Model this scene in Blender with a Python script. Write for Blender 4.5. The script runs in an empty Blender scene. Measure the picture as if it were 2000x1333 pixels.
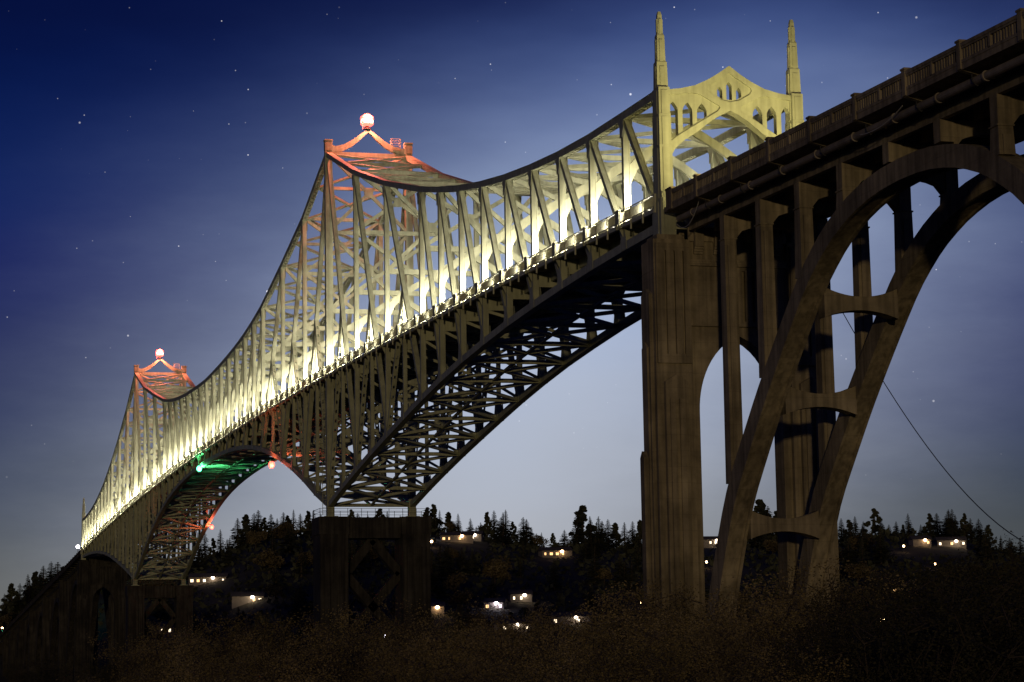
import bpy, bmesh, math, random
from mathutils import Vector, Matrix, noise

# ------------------------------------------------------------------ camera, world, light, exposure
sc = bpy.context.scene
COL = sc.collection
sc.view_settings.view_transform = 'Standard'
sc.view_settings.look = 'None'
sc.view_settings.exposure = 0.0
sc.view_settings.gamma = 1.0
sc.view_settings.use_curve_mapping = False
sc.cycles.max_bounces = 4
sc.cycles.diffuse_bounces = 2
sc.cycles.glossy_bounces = 2
sc.cycles.transparent_max_bounces = 6
sc.cycles.sample_clamp_indirect = 4.0
sc.cycles.use_denoising = True
sc.cycles.use_light_tree = True

CAM = Vector((-170.424, 59.419, 8.111))
RIGHT = Vector((-0.262769, -0.964714, -0.016705))
UP = Vector((-0.13816, 0.020486, 0.990198))
FWD = Vector((0.954916, -0.262501, 0.138668))
F = 4563.086
cd = bpy.data.cameras.new('camera'); cam = bpy.data.objects.new('camera', cd); COL.objects.link(cam)
cd.sensor_width = 36.0; cd.lens = F / 2000 * 36.0; cd.clip_start = 0.5; cd.clip_end = 20000
cam.matrix_world = Matrix((( RIGHT.x, UP.x, -FWD.x, CAM.x), (RIGHT.y, UP.y, -FWD.y, CAM.y), (RIGHT.z, UP.z, -FWD.z, CAM.z), (0, 0, 0, 1)))
sc.camera = cam

SUN_DIR = Vector((1.0, -0.33, -0.035)).normalized()      # the way the light travels
w = bpy.data.worlds.new('World'); sc.world = w; w.use_nodes = True
nt = w.node_tree; N = nt.nodes; L = nt.links; N.clear()
def nd(t, **k):
    n = N.new(t)
    for a, b in k.items(): setattr(n, a, b)
    return n
def mth(op, a, b=None, c=None, clamp=False):
    n = nd('ShaderNodeMath', operation=op, use_clamp=clamp)
    for i, x in enumerate((a, b, c)):
        if x is None: continue
        if isinstance(x, (int, float)): n.inputs[i].default_value = x
        else: L.new(x, n.inputs[i])
    return n.outputs[0]
def vdot(v, d):
    n = nd('ShaderNodeVectorMath', operation='DOT_PRODUCT'); L.new(v, n.inputs[0]); n.inputs[1].default_value = d
    return n.outputs['Value']
tc = nd('ShaderNodeTexCoord'); D = tc.outputs['Generated']
gaz = math.atan2(FWD.y, FWD.x) - math.radians(1.0)
GX, GY = math.cos(gaz), math.sin(gaz)
el = mth('ARCSINE', vdot(D, (0, 0, 1)))
az = mth('ARCTAN2', vdot(D, (GY, -GX, 0)), vdot(D, (GX, GY, 0)))
# soft drifting unevenness of the thin high cloud
mp = nd('ShaderNodeMapping'); L.new(D, mp.inputs[0]); mp.inputs['Rotation'].default_value = (0.1, 0.35, 0.0); mp.inputs['Scale'].default_value = (5, 5, 17)
nz = nd('ShaderNodeTexNoise'); L.new(mp.outputs[0], nz.inputs[0]); nz.inputs['Scale'].default_value = 1.0; nz.inputs['Detail'].default_value = 4.0
wob = mth('MULTIPLY', mth('SUBTRACT', nz.outputs[0], 0.5), 0.06)
ramp = nd('ShaderNodeValToRGB'); L.new(mth('DIVIDE', mth('ADD', el, wob), math.radians(40)), ramp.inputs[0])
def fill(cr, tab):
    cr.interpolation = 'CARDINAL'
    for i, (e, c) in enumerate(tab):
        x = e / 40
        q = cr.elements[0] if i == 0 else (cr.elements[1] if i == 1 else cr.elements.new(x))
        q.position = x; q.color = (*c, 1)
fill(ramp.color_ramp, [(0.0, (.40, .41, .43)), (4.0, (.425, .455, .52)), (8.0, (.40, .47, .63)), (11.0, (.28, .35, .53)), (14.0, (.095, .14, .31)), (17.0, (.006, .014, .085)), (28, (.003, .009, .06))])
ramp2 = nd('ShaderNodeValToRGB'); L.new(mth('DIVIDE', mth('ADD', el, wob), math.radians(40)), ramp2.inputs[0])
fill(ramp2.color_ramp, [(0.0, (.07, .07, .05)), (4.0, (.018, .031, .06)), (8.0, (.001, .007, .085)), (12.0, (.001, .011, .095)), (16.0, (.0005, .004, .045)), (40.0, (.002, .006, .04))])
nz2 = nd('ShaderNodeTexNoise'); L.new(mp.outputs[0], nz2.inputs[0]); nz2.inputs['Scale'].default_value = 2.3; nz2.inputs['Detail'].default_value = 6.0; nz2.inputs['Roughness'].default_value = 0.6
azt = mth('ADD', mth('SUBTRACT', mth('ADD', az, math.radians(2.0)), mth('MULTIPLY', mth('SUBTRACT', el, math.radians(4.0)), 0.6)), mth('MULTIPLY', mth('SUBTRACT', nz2.outputs[0], 0.5), 0.05))
g = mth('EXPONENT', mth('MULTIPLY', mth('POWER', mth('ABSOLUTE', mth('DIVIDE', azt, math.radians(8.5))), 2.0), -1.0))
skyc = nd('ShaderNodeMix', data_type='RGBA'); L.new(g, skyc.inputs[0]); L.new(ramp2.outputs[0], skyc.inputs[6]); L.new(ramp.outputs[0], skyc.inputs[7])
# stars
def stars(S, th, keep, gain):
    v = nd('ShaderNodeTexVoronoi'); L.new(D, v.inputs['Vector']); v.inputs['Scale'].default_value = S
    near = mth('SUBTRACT', 1.0, mth('DIVIDE', v.outputs['Distance'], th), clamp=True)
    sp = nd('ShaderNodeSeparateColor'); L.new(v.outputs['Color'], sp.inputs[0])
    k = mth('POWER', mth('MULTIPLY', mth('SUBTRACT', sp.outputs[0], keep, clamp=True), 1.0 / (1 - keep)), 2.0)
    return mth('MULTIPLY', mth('MULTIPLY', mth('POWER', near, 0.5), k), gain)
st = mth('ADD', stars(170, 0.055, 0.1, 1.0), stars(80, 0.045, 0.3, 3.2))
st = mth('MULTIPLY', st, mth('DIVIDE', mth('SUBTRACT', el, 0.06), 0.16, clamp=True))
stc = nd('ShaderNodeVectorMath', operation='SCALE'); stc.inputs[0].default_value = (1.0, 0.97, 0.95); L.new(st, stc.inputs['Scale'])
add = nd('ShaderNodeVectorMath', operation='ADD'); L.new(skyc.outputs[2], add.inputs[0]); L.new(stc.outputs[0], add.inputs[1])
ns = nd('ShaderNodeTexSky', sky_type='NISHITA'); ns.sun_disc = False
ns.sun_elevation = math.asin(-SUN_DIR.z); ns.sun_rotation = math.atan2(-SUN_DIR.x, -SUN_DIR.y)
nsv = nd('ShaderNodeVectorMath', operation='SCALE'); L.new(ns.outputs[0], nsv.inputs[0]); nsv.inputs['Scale'].default_value = 0.0008
add2 = nd('ShaderNodeVectorMath', operation='ADD'); L.new(add.outputs[0], add2.inputs[0]); L.new(nsv.outputs[0], add2.inputs[1])
bg = nd('ShaderNodeBackground'); L.new(add2.outputs[0], bg.inputs[0]); bg.inputs[1].default_value = 1.0
wo = nd('ShaderNodeOutputWorld'); L.new(bg.outputs[0], wo.inputs[0])

sl = bpy.data.lights.new('sun', 'SUN'); so = bpy.data.objects.new('sun', sl); COL.objects.link(so)
sl.energy = 0.40; sl.color = (1.0, 0.75, 0.41); sl.angle = math.radians(1.2)
so.rotation_euler = SUN_DIR.to_track_quat('-Z', 'Y').to_euler(); so.location = (-300, 0, 60)

# ------------------------------------------------------------------ helpers (X along the bridge, Y across, Z up; Blender y is -Y)
def T(p): return (p[0], -p[1], p[2])
def ray(u, v):
    return FWD + RIGHT * ((u - 1000) / F) - UP * ((v - 666.5) / F)
class MB:
    def __init__(s): s.v = []; s.f = []
    def box(s, x0, x1, y0, y1, z0, z1):
        b = len(s.v)
        s.v += [(x, y, z) for x in (x0, x1) for y in (y0, y1) for z in (z0, z1)]
        s.f += [tuple(b + i for i in q) for q in ((0, 1, 3, 2), (4, 6, 7, 5), (0, 4, 5, 1), (2, 3, 7, 6), (0, 2, 6, 4), (1, 5, 7, 3))]
        return s
    def loft(s, rings, cap=True, closed=True):
        b = len(s.v); n = len(rings[0])
        for r in rings: s.v += [tuple(p) for p in r]
        for i in range(len(rings) - 1):
            for j in range(n if closed else n - 1):
                k = (j + 1) % n
                s.f.append((b + i * n + j, b + i * n + k, b + (i + 1) * n + k, b + (i + 1) * n + j))
        if cap:
            s.f.append(tuple(b + j for j in range(n))); s.f.append(tuple(b + (len(rings) - 1) * n + j for j in range(n)))
        return s
    def beam(s, a, b, w, h, ref=(0, 1, 0), rec=0.0, side=0.0):
        """a box from a to b: w along ref, h the other way; rec = depth of the recess between its two flanges, side = recess in the w faces"""
        a = Vector(a); b = Vector(b); d = (b - a).normalized(); r = Vector(ref)
        sv = (r - d * d.dot(r)).normalized(); n = d.cross(sv)
        w /= 2; h /= 2
        if rec > 0:
            t = w * 0.34
            pr = [(-w, -h), (-w + t, -h), (-w + t, -h + rec), (w - t, -h + rec), (w - t, -h), (w, -h), (w, h), (w - t, h), (w - t, h - rec), (-w + t, h - rec), (-w + t, h), (-w, h)]
        else:
            pr = [(-w, -h), (w, -h), (w, h), (-w, h)]
        rings = [[a + d * 0 + sv * p + n * q for p, q in pr], [b + sv * p + n * q for p, q in pr]]
        return s.loft(rings)
    def tube(s, pts, r, n=8):
        rings = []
        for i, p in enumerate(pts):
            p = Vector(p); d = (Vector(pts[min(i + 1, len(pts) - 1)]) - Vector(pts[max(i - 1, 0)])).normalized()
            ref = Vector((0, 0, 1)) if abs(d.z) < 0.9 else Vector((1, 0, 0))
            a = d.cross(ref).normalized(); b = d.cross(a)
            rr = r[i] if isinstance(r, (list, tuple)) else r
            rings.append([p + a * (rr * math.cos(t * math.tau / n)) + b * (rr * math.sin(t * math.tau / n)) for t in range(n)])
        return s.loft(rings)
    def prism(s, poly, a0, a1, plane='YZ'):
        """polygon (2d) pushed from a0 to a1 along the third axis"""
        def m(p, a): return (a, p[0], p[1]) if plane == 'YZ' else ((p[0], a, p[1]) if plane == 'XZ' else (p[0], p[1], a))
        return s.loft([[m(p, a0) for p in poly], [m(p, a1) for p in poly]])
    def build(s, name, mat, parent=None, smooth=False, recalc=True):
        me = bpy.data.meshes.new(name)
        me.from_pydata([T(p) for p in s.v], [], s.f)
        if recalc:
            bm = bmesh.new(); bm.from_mesh(me); bmesh.ops.recalc_face_normals(bm, faces=bm.faces); bm.to_mesh(me); bm.free()
        if smooth: me.polygons.foreach_set('use_smooth', [True] * len(me.polygons))
        me.materials.append(M[mat])
        return link(name, me, parent)
def link(name, me, parent=None):
    o = bpy.data.objects.new(name, me); COL.objects.link(o)
    if parent is not None: o.parent = parent
    return o
def thing(name, label, cat, loc=(0, 0, 0), group=None):
    o = bpy.data.objects.new(name, None); COL.objects.link(o); o.location = T(loc)
    return tag(o, label, cat, group)
def tag(o, label, cat, group=None):
    o['label'] = label; o['category'] = cat
    if group: o['group'] = group
    return o
def B(name, mat, parent, a, b, w, h, ref=(0, 1, 0), rec=0.0):
    return MB().beam(a, b, w, h, ref, rec).build(name, mat, parent)
def plate(outer, holes, thick, name, mat, parent, mat_w, bev=0.0):
    """flat plate with holes: filled 2d curve turned into a mesh, then set in place by mat_w (local x, y = plate plane, z = thickness)"""
    cu = bpy.data.curves.new('tmp', 'CURVE'); cu.dimensions = '2D'; cu.fill_mode = 'BOTH'; cu.extrude = thick / 2; cu.bevel_depth = bev; cu.bevel_resolution = 0
    for loop in [outer] + list(holes):
        sp = cu.splines.new('POLY'); sp.points.add(len(loop) - 1)
        for i, q in enumerate(loop): sp.points[i].co = (q[0], q[1], 0, 1)
        sp.use_cyclic_u = True
    o = bpy.data.objects.new('tmp', cu); COL.objects.link(o)
    me = bpy.data.meshes.new_from_object(o); me.name = name
    bpy.data.objects.remove(o); bpy.data.curves.remove(cu)
    me.transform(mat_w)
    me.materials.clear(); me.materials.append(M[mat])
    return link(name, me, parent)
def across(X):      # plate plane (Y, Z) standing at X
    return Matrix(((0, 0, 1, X), (-1, 0, 0, 0), (0, 1, 0, 0), (0, 0, 0, 1)))

# ------------------------------------------------------------------ materials
M = {}
def material(name, base, rough=0.7, var=0.25, scale=0.6, streak=0.0, metal=0.0, emit=None, power=0.0, dirt=None, bump=0.0, bscale=8.0, spec=0.3):
    m = bpy.data.materials.new(name); m.use_nodes = True; nt = m.node_tree; n = nt.nodes; l = nt.links
    b = n['Principled BSDF']; b.inputs['Roughness'].default_value = rough; b.inputs['Metallic'].default_value = metal
    b.inputs['Specular IOR Level'].default_value = spec
    M[name] = m
    if emit:
        b.inputs['Base Color'].default_value = (*base, 1); b.inputs['Emission Color'].default_value = (*emit, 1); b.inputs['Emission Strength'].default_value = power
        return m
    g = n.new('ShaderNodeNewGeometry')
    t = n.new('ShaderNodeTexNoise'); l.new(g.outputs['Position'], t.inputs['Vector']); t.inputs['Scale'].default_value = scale; t.inputs['Detail'].default_value = 6; t.inputs['Roughness'].default_value = 0.65
    r = n.new('ShaderNodeValToRGB'); l.new(t.outputs[0], r.inputs[0])
    d = dirt or tuple(c * (1 - var * 1.6) for c in base)
    r.color_ramp.elements[0].position = 0.32; r.color_ramp.elements[0].color = (*d, 1)
    r.color_ramp.elements[1].position = 0.62; r.color_ramp.elements[1].color = (*[min(1, c * (1 + var * .4)) for c in base], 1)
    out = r.outputs[0]
    if streak > 0:
        mp = n.new('ShaderNodeMapping'); l.new(g.outputs['Position'], mp.inputs[0]); mp.inputs['Scale'].default_value = (2.2, 2.2, 0.10)
        s = n.new('ShaderNodeTexNoise'); l.new(mp.outputs[0], s.inputs['Vector']); s.inputs['Scale'].default_value = 1.0; s.inputs['Detail'].default_value = 5
        sr = n.new('ShaderNodeValToRGB'); l.new(s.outputs[0], sr.inputs[0])
        sr.color_ramp.elements[0].position = 0.36; sr.color_ramp.elements[0].color = (1 - streak, 1 - streak, 1 - streak, 1)
        sr.color_ramp.elements[1].position = 0.6; sr.color_ramp.elements[1].color = (1, 1, 1, 1)
        mx = n.new('ShaderNodeMix'); mx.data_type = 'RGBA'; mx.blend_type = 'MULTIPLY'; mx.inputs[0].default_value = 1.0
        l.new(out, mx.inputs[6]); l.new(sr.outputs[0], mx.inputs[7]); out = mx.outputs[2]
    if streak > .3:
        lt = n.new('ShaderNodeTexNoise'); l.new(g.outputs['Position'], lt.inputs['Vector']); lt.inputs['Scale'].default_value = 0.11; lt.inputs['Detail'].default_value = 8; lt.inputs['Roughness'].default_value = .7
        lr = n.new('ShaderNodeValToRGB'); l.new(lt.outputs[0], lr.inputs[0])
        lr.color_ramp.elements[0].position = 0.35; lr.color_ramp.elements[0].color = (.55, .53, .50, 1); lr.color_ramp.elements[1].position = 0.62; lr.color_ramp.elements[1].color = (1.12, 1.1, 1.05, 1)
        sx = n.new('ShaderNodeSeparateXYZ'); l.new(g.outputs['Position'], sx.inputs[0])
        md = n.new('ShaderNodeMath'); md.operation = 'PINGPONG'; l.new(sx.outputs[2], md.inputs[0]); md.inputs[1].default_value = 0.61
        jn = n.new('ShaderNodeMapRange'); l.new(md.outputs[0], jn.inputs[0]); jn.inputs[1].default_value = 0.0; jn.inputs[2].default_value = 0.035; jn.inputs[3].default_value = 0.62; jn.inputs[4].default_value = 1.0
        mb_ = n.new('ShaderNodeMix'); mb_.data_type = 'RGBA'; mb_.blend_type = 'MULTIPLY'; mb_.inputs[0].default_value = 1.0; l.new(out, mb_.inputs[6]); l.new(lr.outputs[0], mb_.inputs[7])
        mj = n.new('ShaderNodeMix'); mj.data_type = 'RGBA'; mj.blend_type = 'MULTIPLY'; mj.inputs[0].default_value = .55; l.new(mb_.outputs[2], mj.inputs[6]); l.new(jn.outputs[0], mj.inputs[7]); out = mj.outputs[2]
    l.new(out, b.inputs['Base Color'])
    if bump > 0:
        bt = n.new('ShaderNodeTexNoise'); l.new(g.outputs['Position'], bt.inputs['Vector']); bt.inputs['Scale'].default_value = bscale; bt.inputs['Detail'].default_value = 4
        bn = n.new('ShaderNodeBump'); bn.inputs['Strength'].default_value = bump; bn.inputs['Distance'].default_value = 0.05
        l.new(bt.outputs[0], bn.inputs['Height']); l.new(bn.outputs[0], b.inputs['Normal'])
    return m
material('steel', (0.41, 0.425, 0.285), rough=0.55, var=0.16, scale=0.45, streak=0.22)
material('steel_rail', (0.50, 0.50, 0.34), rough=0.5, var=0.1, scale=1.0)
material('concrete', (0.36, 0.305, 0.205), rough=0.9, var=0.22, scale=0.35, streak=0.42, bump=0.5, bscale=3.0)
material('concrete_stained_dim', (0.055, 0.05, 0.044), rough=0.95, var=0.35, scale=0.3, streak=0.6, bump=0.5, bscale=3.0)  # stained river piers; far pier and viaduct darkened to imitate lamplight fading with distance
material('barrier', (0.62, 0.60, 0.52), rough=0.85, var=0.12, streak=0.15)
material('asphalt', (0.06, 0.06, 0.06), rough=0.9)
material('pipe', (0.30, 0.26, 0.22), rough=0.6, var=0.2, streak=0.2)
material('cable', (0.05, 0.05, 0.05), rough=0.6, var=0.1)
material('wire_pale', (0.5, 0.48, 0.42), rough=0.6, var=0.1)
material('ground', (0.05, 0.045, 0.03), rough=1.0, scale=0.05, var=0.4)
material('hillside', (0.03, 0.032, 0.02), rough=1.0, scale=0.02, var=0.4)
material('bark', (0.06, 0.045, 0.035), rough=1.0, var=0.3)
material('conifer', (0.062, 0.066, 0.04), rough=0.9, scale=0.12, var=0.45, spec=0.1)
material('broadleaf', (0.115, 0.09, 0.045), rough=0.9, scale=0.15, var=0.4, spec=0.1)
material('shrub_leaf', (0.23, 0.175, 0.08), rough=0.8, scale=0.25, var=0.5, spec=0.2)
material('shrub_olive', (0.15, 0.115, 0.045), rough=0.8, scale=0.25, var=0.5, spec=0.2)
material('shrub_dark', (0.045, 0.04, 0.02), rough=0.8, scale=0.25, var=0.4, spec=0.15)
material('house_wall', (0.25, 0.22, 0.19), rough=0.85, var=0.1)
material('house_roof', (0.07, 0.06, 0.055), rough=0.9, var=0.2)
material('dark_metal', (0.05, 0.05, 0.05), rough=0.5, var=0.1)
material('win_warm', (0.8, 0.7, 0.5), emit=(1.0, 0.55, 0.22), power=2.2)
material('win_white', (0.9, 0.9, 0.9), emit=(1.0, 0.78, 0.52), power=3.0)
material('win_violet', (0.9, 0.9, 0.9), emit=(0.93, 0.75, 1.0), power=4.0)
material('lamp_warm', (0.9, 0.8, 0.6), emit=(1.0, 0.62, 0.30), power=18.0)
material('lamp_house', (0.9, 0.85, 0.8), emit=(1.0, 0.80, 0.60), power=9.0)
material('lamp_white', (0.9, 0.9, 0.9), emit=(0.95, 0.88, 1.0), power=25.0)
material('lens_red', (0.9, 0.1, 0.1), emit=(1.0, 0.09, 0.06), power=5.0)
material('lens_hot', (0.9, 0.5, 0.5), emit=(1.0, 0.55, 0.42), power=6.0)
material('lens_green', (0.1, 0.9, 0.4), emit=(0.12, 1.0, 0.45), power=5.0)
material('flood_lens', (0.9, 0.9, 0.8), emit=(1.0, 0.95, 0.75), power=12.0)

# water with small ripples
m = bpy.data.materials.new('water'); m.use_nodes = True; M['water'] = m
b = m.node_tree.nodes['Principled BSDF']; b.inputs['Base Color'].default_value = (0.006, 0.010, 0.014, 1); b.inputs['Roughness'].default_value = 0.08
tx = m.node_tree.nodes.new('ShaderNodeTexNoise'); tx.inputs['Scale'].default_value = 0.9; tx.inputs['Detail'].default_value = 4
gg = m.node_tree.nodes.new('ShaderNodeNewGeometry'); m.node_tree.links.new(gg.outputs['Position'], tx.inputs['Vector'])
bp = m.node_tree.nodes.new('ShaderNodeBump'); bp.inputs['Strength'].default_value = 0.4; bp.inputs['Distance'].default_value = 0.3
m.node_tree.links.new(tx.outputs[0], bp.inputs['Height']); m.node_tree.links.new(bp.outputs[0], b.inputs['Normal'])

# ------------------------------------------------------------------ bridge profile (metres; node k stands at X = k * P)
P = 139.4 / 15
W = 11.25
YC = W / 2
def interp(tab, x):
    ks = sorted(tab)
    if x <= ks[0]: return tab[ks[0]]
    for a, b in zip(ks, ks[1:]):
        if x <= b: return tab[a] + (tab[b] - tab[a]) * (x - a) / (b - a)
    return tab[ks[-1]]
TOP = {0: 53.2, 1: 53.45, 2: 53.75, 3: 54.3, 4: 55.1, 5: 56.1, 6: 57.35, 7: 58.85, 8: 60.6, 9: 62.55, 11: 67.1, 13: 72.4, 15: 78.8, 17: 73.3, 19: 69.5, 21: 66.1, 22: 64.95, 23: 64.05, 24: 63.4, 25: 62.95, 26: 62.6, 27: 62.35, 28: 62.2}
BOT = {0: 42.6, 1: 42.6, 2: 42.5, 3: 42.3, 4: 42.03, 5: 41.65, 6: 41.1, 7: 40.45, 8: 39.6, 9: 38.6, 10: 37.45, 11: 36.25, 12: 35.0, 13: 33.65, 14: 32.2, 15: 30.6, 16: 32.9, 17: 35.6, 18: 38.0, 19: 40.1, 20: 41.9, 21: 43.4, 22: 44.6, 23: 45.5, 24: 46.15, 25: 46.6, 26: 46.9, 27: 47.1, 28: 47.15}
def mir(k): return k if k <= 28 else 56 - k
def zt(k): return interp(TOP, mir(k)) - 0.33       # chord centre lines
def zb(k): return interp(BOT, mir(k)) - 0.35
def rail(X):
    if X < 0: return 44.55 + 0.0345 * X
    if X > 520.4: return 44.63 - 0.0375 * (X - 520.4)
    return 50.04 - 7.8e-5 * (X - 28 * P) ** 2
def deck(X): return rail(X) - 1.12
MAIN = [k for k in range(57) if not (mir(k) in (10, 12, 14, 16, 18, 20))]
SUBS = [k for k in range(57) if mir(k) in (10, 12, 14, 16, 18, 20)]

bridge = thing('steel_truss_bridge', 'long pale green steel cantilever truss bridge floodlit along its deck', 'bridge', (0, 0, 0))
def toward_tower(k):     # +1 when the nearest tower lies at larger k
    m_ = k
    if m_ <= 15: return 1
    if m_ <= 28: return -1
    if m_ <= 41: return 1
    return -1
def chord_beam(a, b, w, h, name):
    """box chord with an open, battened underside"""
    mb = MB(); t = 0.07
    A, Bv = Vector(a), Vector(b); d = (Bv - A); ln = d.length; d = d / ln
    s = Vector((0, 1, 0)); n = d.cross(s); n = n if n.z > 0 else -n
    mb.beam(A + n * (h / 2 - t / 2), Bv + n * (h / 2 - t / 2), w + 0.1, t)
    for q in (-1, 1): mb.beam(A + s * (q * (w / 2 - t / 2)) - n * (t / 2), Bv + s * (q * (w / 2 - t / 2)) - n * (t / 2), t, h - t)
    nb = max(2, int(ln / 0.95))
    for i in range(nb):
        c = A + d * (ln * (i + 0.5) / nb) - n * (h / 2 - t)
        mb.beam(c - d * 0.31, c + d * 0.31, w - 2 * t - 0.004, t * 0.8)
    for q in (-1, 1): mb.beam(A + s * (q * (w / 2 - t - 0.07)) - n * (h / 2 - t * 1.9), Bv + s * (q * (w / 2 - t - 0.07)) - n * (h / 2 - t * 1.9), 0.13, t * 0.7)
    return mb.build(name, 'steel', bridge)

for yi, Y in enumerate((0.0, W)):
    for a, b_ in zip(MAIN, MAIN[1:]):
        chord_beam((a * P, Y, zt(a)), (b_ * P, Y, zt(b_)), 0.72, 0.66, 'upper_chord')
    for k in range(56):
        B('lower_chord', 'steel', bridge, (k * P, Y, zb(k)), ((k + 1) * P, Y, zb(k + 1)), 0.74, 0.70)
    for k in MAIN:
        if k in (0, 56): continue
        X = k * P
        if k in (15, 41):
            B('tower_post', 'steel', bridge, (X, Y, 28.7), (X, Y, 79.0), 0.98, 0.95, rec=0.07)
        else:
            B('vertical_post', 'steel', bridge, (X, Y, zb(k)), (X, Y, zt(k)), 0.58, 0.52, rec=0.05)
    # single-panel diagonals fall from the tower side
    for a, b_ in zip(MAIN, MAIN[1:]):
        if b_ - a == 1:
            up_, lo = (b_, a) if toward_tower(a + 0.5) > 0 else (a, b_)
            off = 0.0
            B('diagonal', 'steel', bridge, (up_ * P, Y, zt(up_)), (lo * P, Y, zb(lo)), 0.52, 0.46, rec=0.05)
        else:
            up_, lo = (b_, a) if toward_tower(a + 1) > 0 else (a, b_)
            k = (a + b_) // 2
            zm = (zt(up_) + zb(lo)) / 2
            B('diagonal', 'steel', bridge, (up_ * P, Y, zt(up_)), (lo * P, Y, zb(lo)), 0.58, 0.52, rec=0.05)
            B('sub_post', 'steel', bridge, (k * P, Y, zb(k)), (k * P, Y, zm), 0.46, 0.42, rec=0.04)
            # perforated brace from the middle of the diagonal back to the tower-side foot
            mb = MB(); A_ = Vector((k * P, Y, zm)); E_ = Vector((up_ * P, Y, zb(up_))); d = (E_ - A_); ln = d.length; d /= ln
            for q in (-1, 1): mb.beam(A_ + Vector((0, q * 0.20, 0)), E_ + Vector((0, q * 0.20, 0)), 0.14, 0.40)
            nb = int(ln / 1.25)
            for i in range(nb): mb.beam(A_ + d * (ln * (i + .5) / nb - .42), A_ + d * (ln * (i + .5) / nb + .42), 0.26, 0.30)
            mb.build('sub_brace', 'steel', bridge)
    for k in MAIN[1:-1]:
        if k in (15, 41): continue
        X = k * P; z = zt(k); s = toward_tower(k)
        for q in (-1, 1):
            yy = Y + q * 0.385
            MB().prism([(X - 0.7, z - .36), (X + 0.7, z - .36), (X + (0.7 if s < 0 else .3), z - .9), (X + .3, z - 1.75), (X - .3, z - 1.75), (X - (0.7 if s > 0 else .3), z - .9)], yy - 0.014, yy + 0.014, 'XZ').build('gusset_plate', 'steel', bridge)
    # gusset plates at the lower nodes
    for k in range(1, 56):
        if k in (15, 41): continue
        X = k * P; z = zb(k); s = -toward_tower(k) if mir(k) != 28 else 0
        hg = 1.7
        for q in (-1, 1):
            yy = Y + q * 0.39
            MB().prism([(X - 0.75, z - .30), (X + 0.75, z - .30), (X + 0.75, z + .40), (X + 0.34, z + hg), (X - 0.34, z + hg), (X - 0.75, z + .40)], yy - 0.015, yy + 0.015, 'XZ').build('gusset_plate', 'steel', bridge)

# deck, floor beams, stringers
def strip(fx, x0, x1, step, y0, y1, zlo, zhi, name, mat, parent):
    n = max(1, int(abs(x1 - x0) / step)); rings = []
    for i in range(n + 1):
        X = x0 + (x1 - x0) * i / n; z = fx(X)
        rings.append([(X, y0, z + zlo), (X, y1, z + zlo), (X, y1, z + zhi), (X, y0, z + zhi)])
    return MB().loft(rings).build(name, mat, parent)
XE = 56 * P
strip(deck, -0.4, XE + .4, 5, -0.42, W + 0.42, -0.22, 0.0, 'deck_slab', 'concrete', bridge)
strip(deck, -0.4, XE + .4, 5, 1.5, W - 1.5, 0.004, 0.02, 'road_surface', 'asphalt', bridge)
for Y in (0.72, W - 0.92):
    strip(deck, 0.9, XE - .9, 5, Y, Y + 0.2, 0.004, 0.86, 'traffic_barrier', 'barrier', bridge)
for Y in (-0.72, W + 0.42):
    strip(deck, 0.6, XE - .6, 5, Y, Y + 0.3, -0.30, 0.02, 'walkway_edge', 'steel_rail', bridge)
for y in (1.6, 3.5, 5.62, 7.7, 9.6):
    strip(deck, -0.4, XE + .4, 5, y - 0.12, y + 0.12, -1.05, -0.224, 'stringer', 'steel', bridge)
for k in range(57):
    X = k * P; z = deck(X)
    mb = MB()
    mb.box(X - 0.05, X + 0.05, 0.30, W - 0.30, z - 1.60, z - 0.25)
    mb.box(X - 0.26, X + 0.26, 0.30, W - 0.30, z - 1.66, z - 1.604)
    for q in (0, 1):        # brackets carrying the walkway edge
        s = -1 if q == 0 else 1; y0 = 0.0 if q == 0 else W
        mb.prism([(y0 + s * 0.32, z - 1.2), (y0 + s * 0.70, z - 0.42), (y0 + s * 0.70, z - 0.32), (y0 + s * 0.32, z - 0.32)], X - 0.06, X + 0.06, 'YZ')
    mb.build('floor_beam', 'steel', bridge)

# railing panels: one mesh, one object for each panel of each side
def railing_mesh():
    mb = MB(); Lp = P - 0.10
    mb.box(0, Lp, -0.05, 0.05, 1.04, 1.12); mb.box(0, Lp, -0.03, 0.03, 0.12, 0.19); mb.box(0, Lp, -0.03, 0.03, 0.92, 0.96)
    n = 66
    for i in range(n):
        x = Lp * (i + 0.5) / n; mb.box(x - 0.018, x + 0.018, -0.018, 0.018, 0.19, 0.92)
    for i in range(4):
        x = 0.04 + (Lp - 0.08) * i / 3; mb.box(x - 0.05, x + 0.05, -0.07, 0.07, -0.75 if i in (1, 2) else -0.35, 1.15)
    me = bpy.data.meshes.new('railing'); me.from_pydata([T(p) for p in mb.v], [], [tuple(reversed(f)) for f in mb.f])
    me.materials.append(M['steel_rail']); return me
rme = railing_mesh()
for Y in (-0.74, W + 0.74):
    for k in range(56):
        X = k * P + 0.05; o = link('railing', rme, bridge); z0, z1 = deck(k * P), deck((k + 1) * P)
        o.location = T((X, Y, z0)); o.rotation_euler = (0, -math.atan2(z1 - z0, P), 0)
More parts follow.
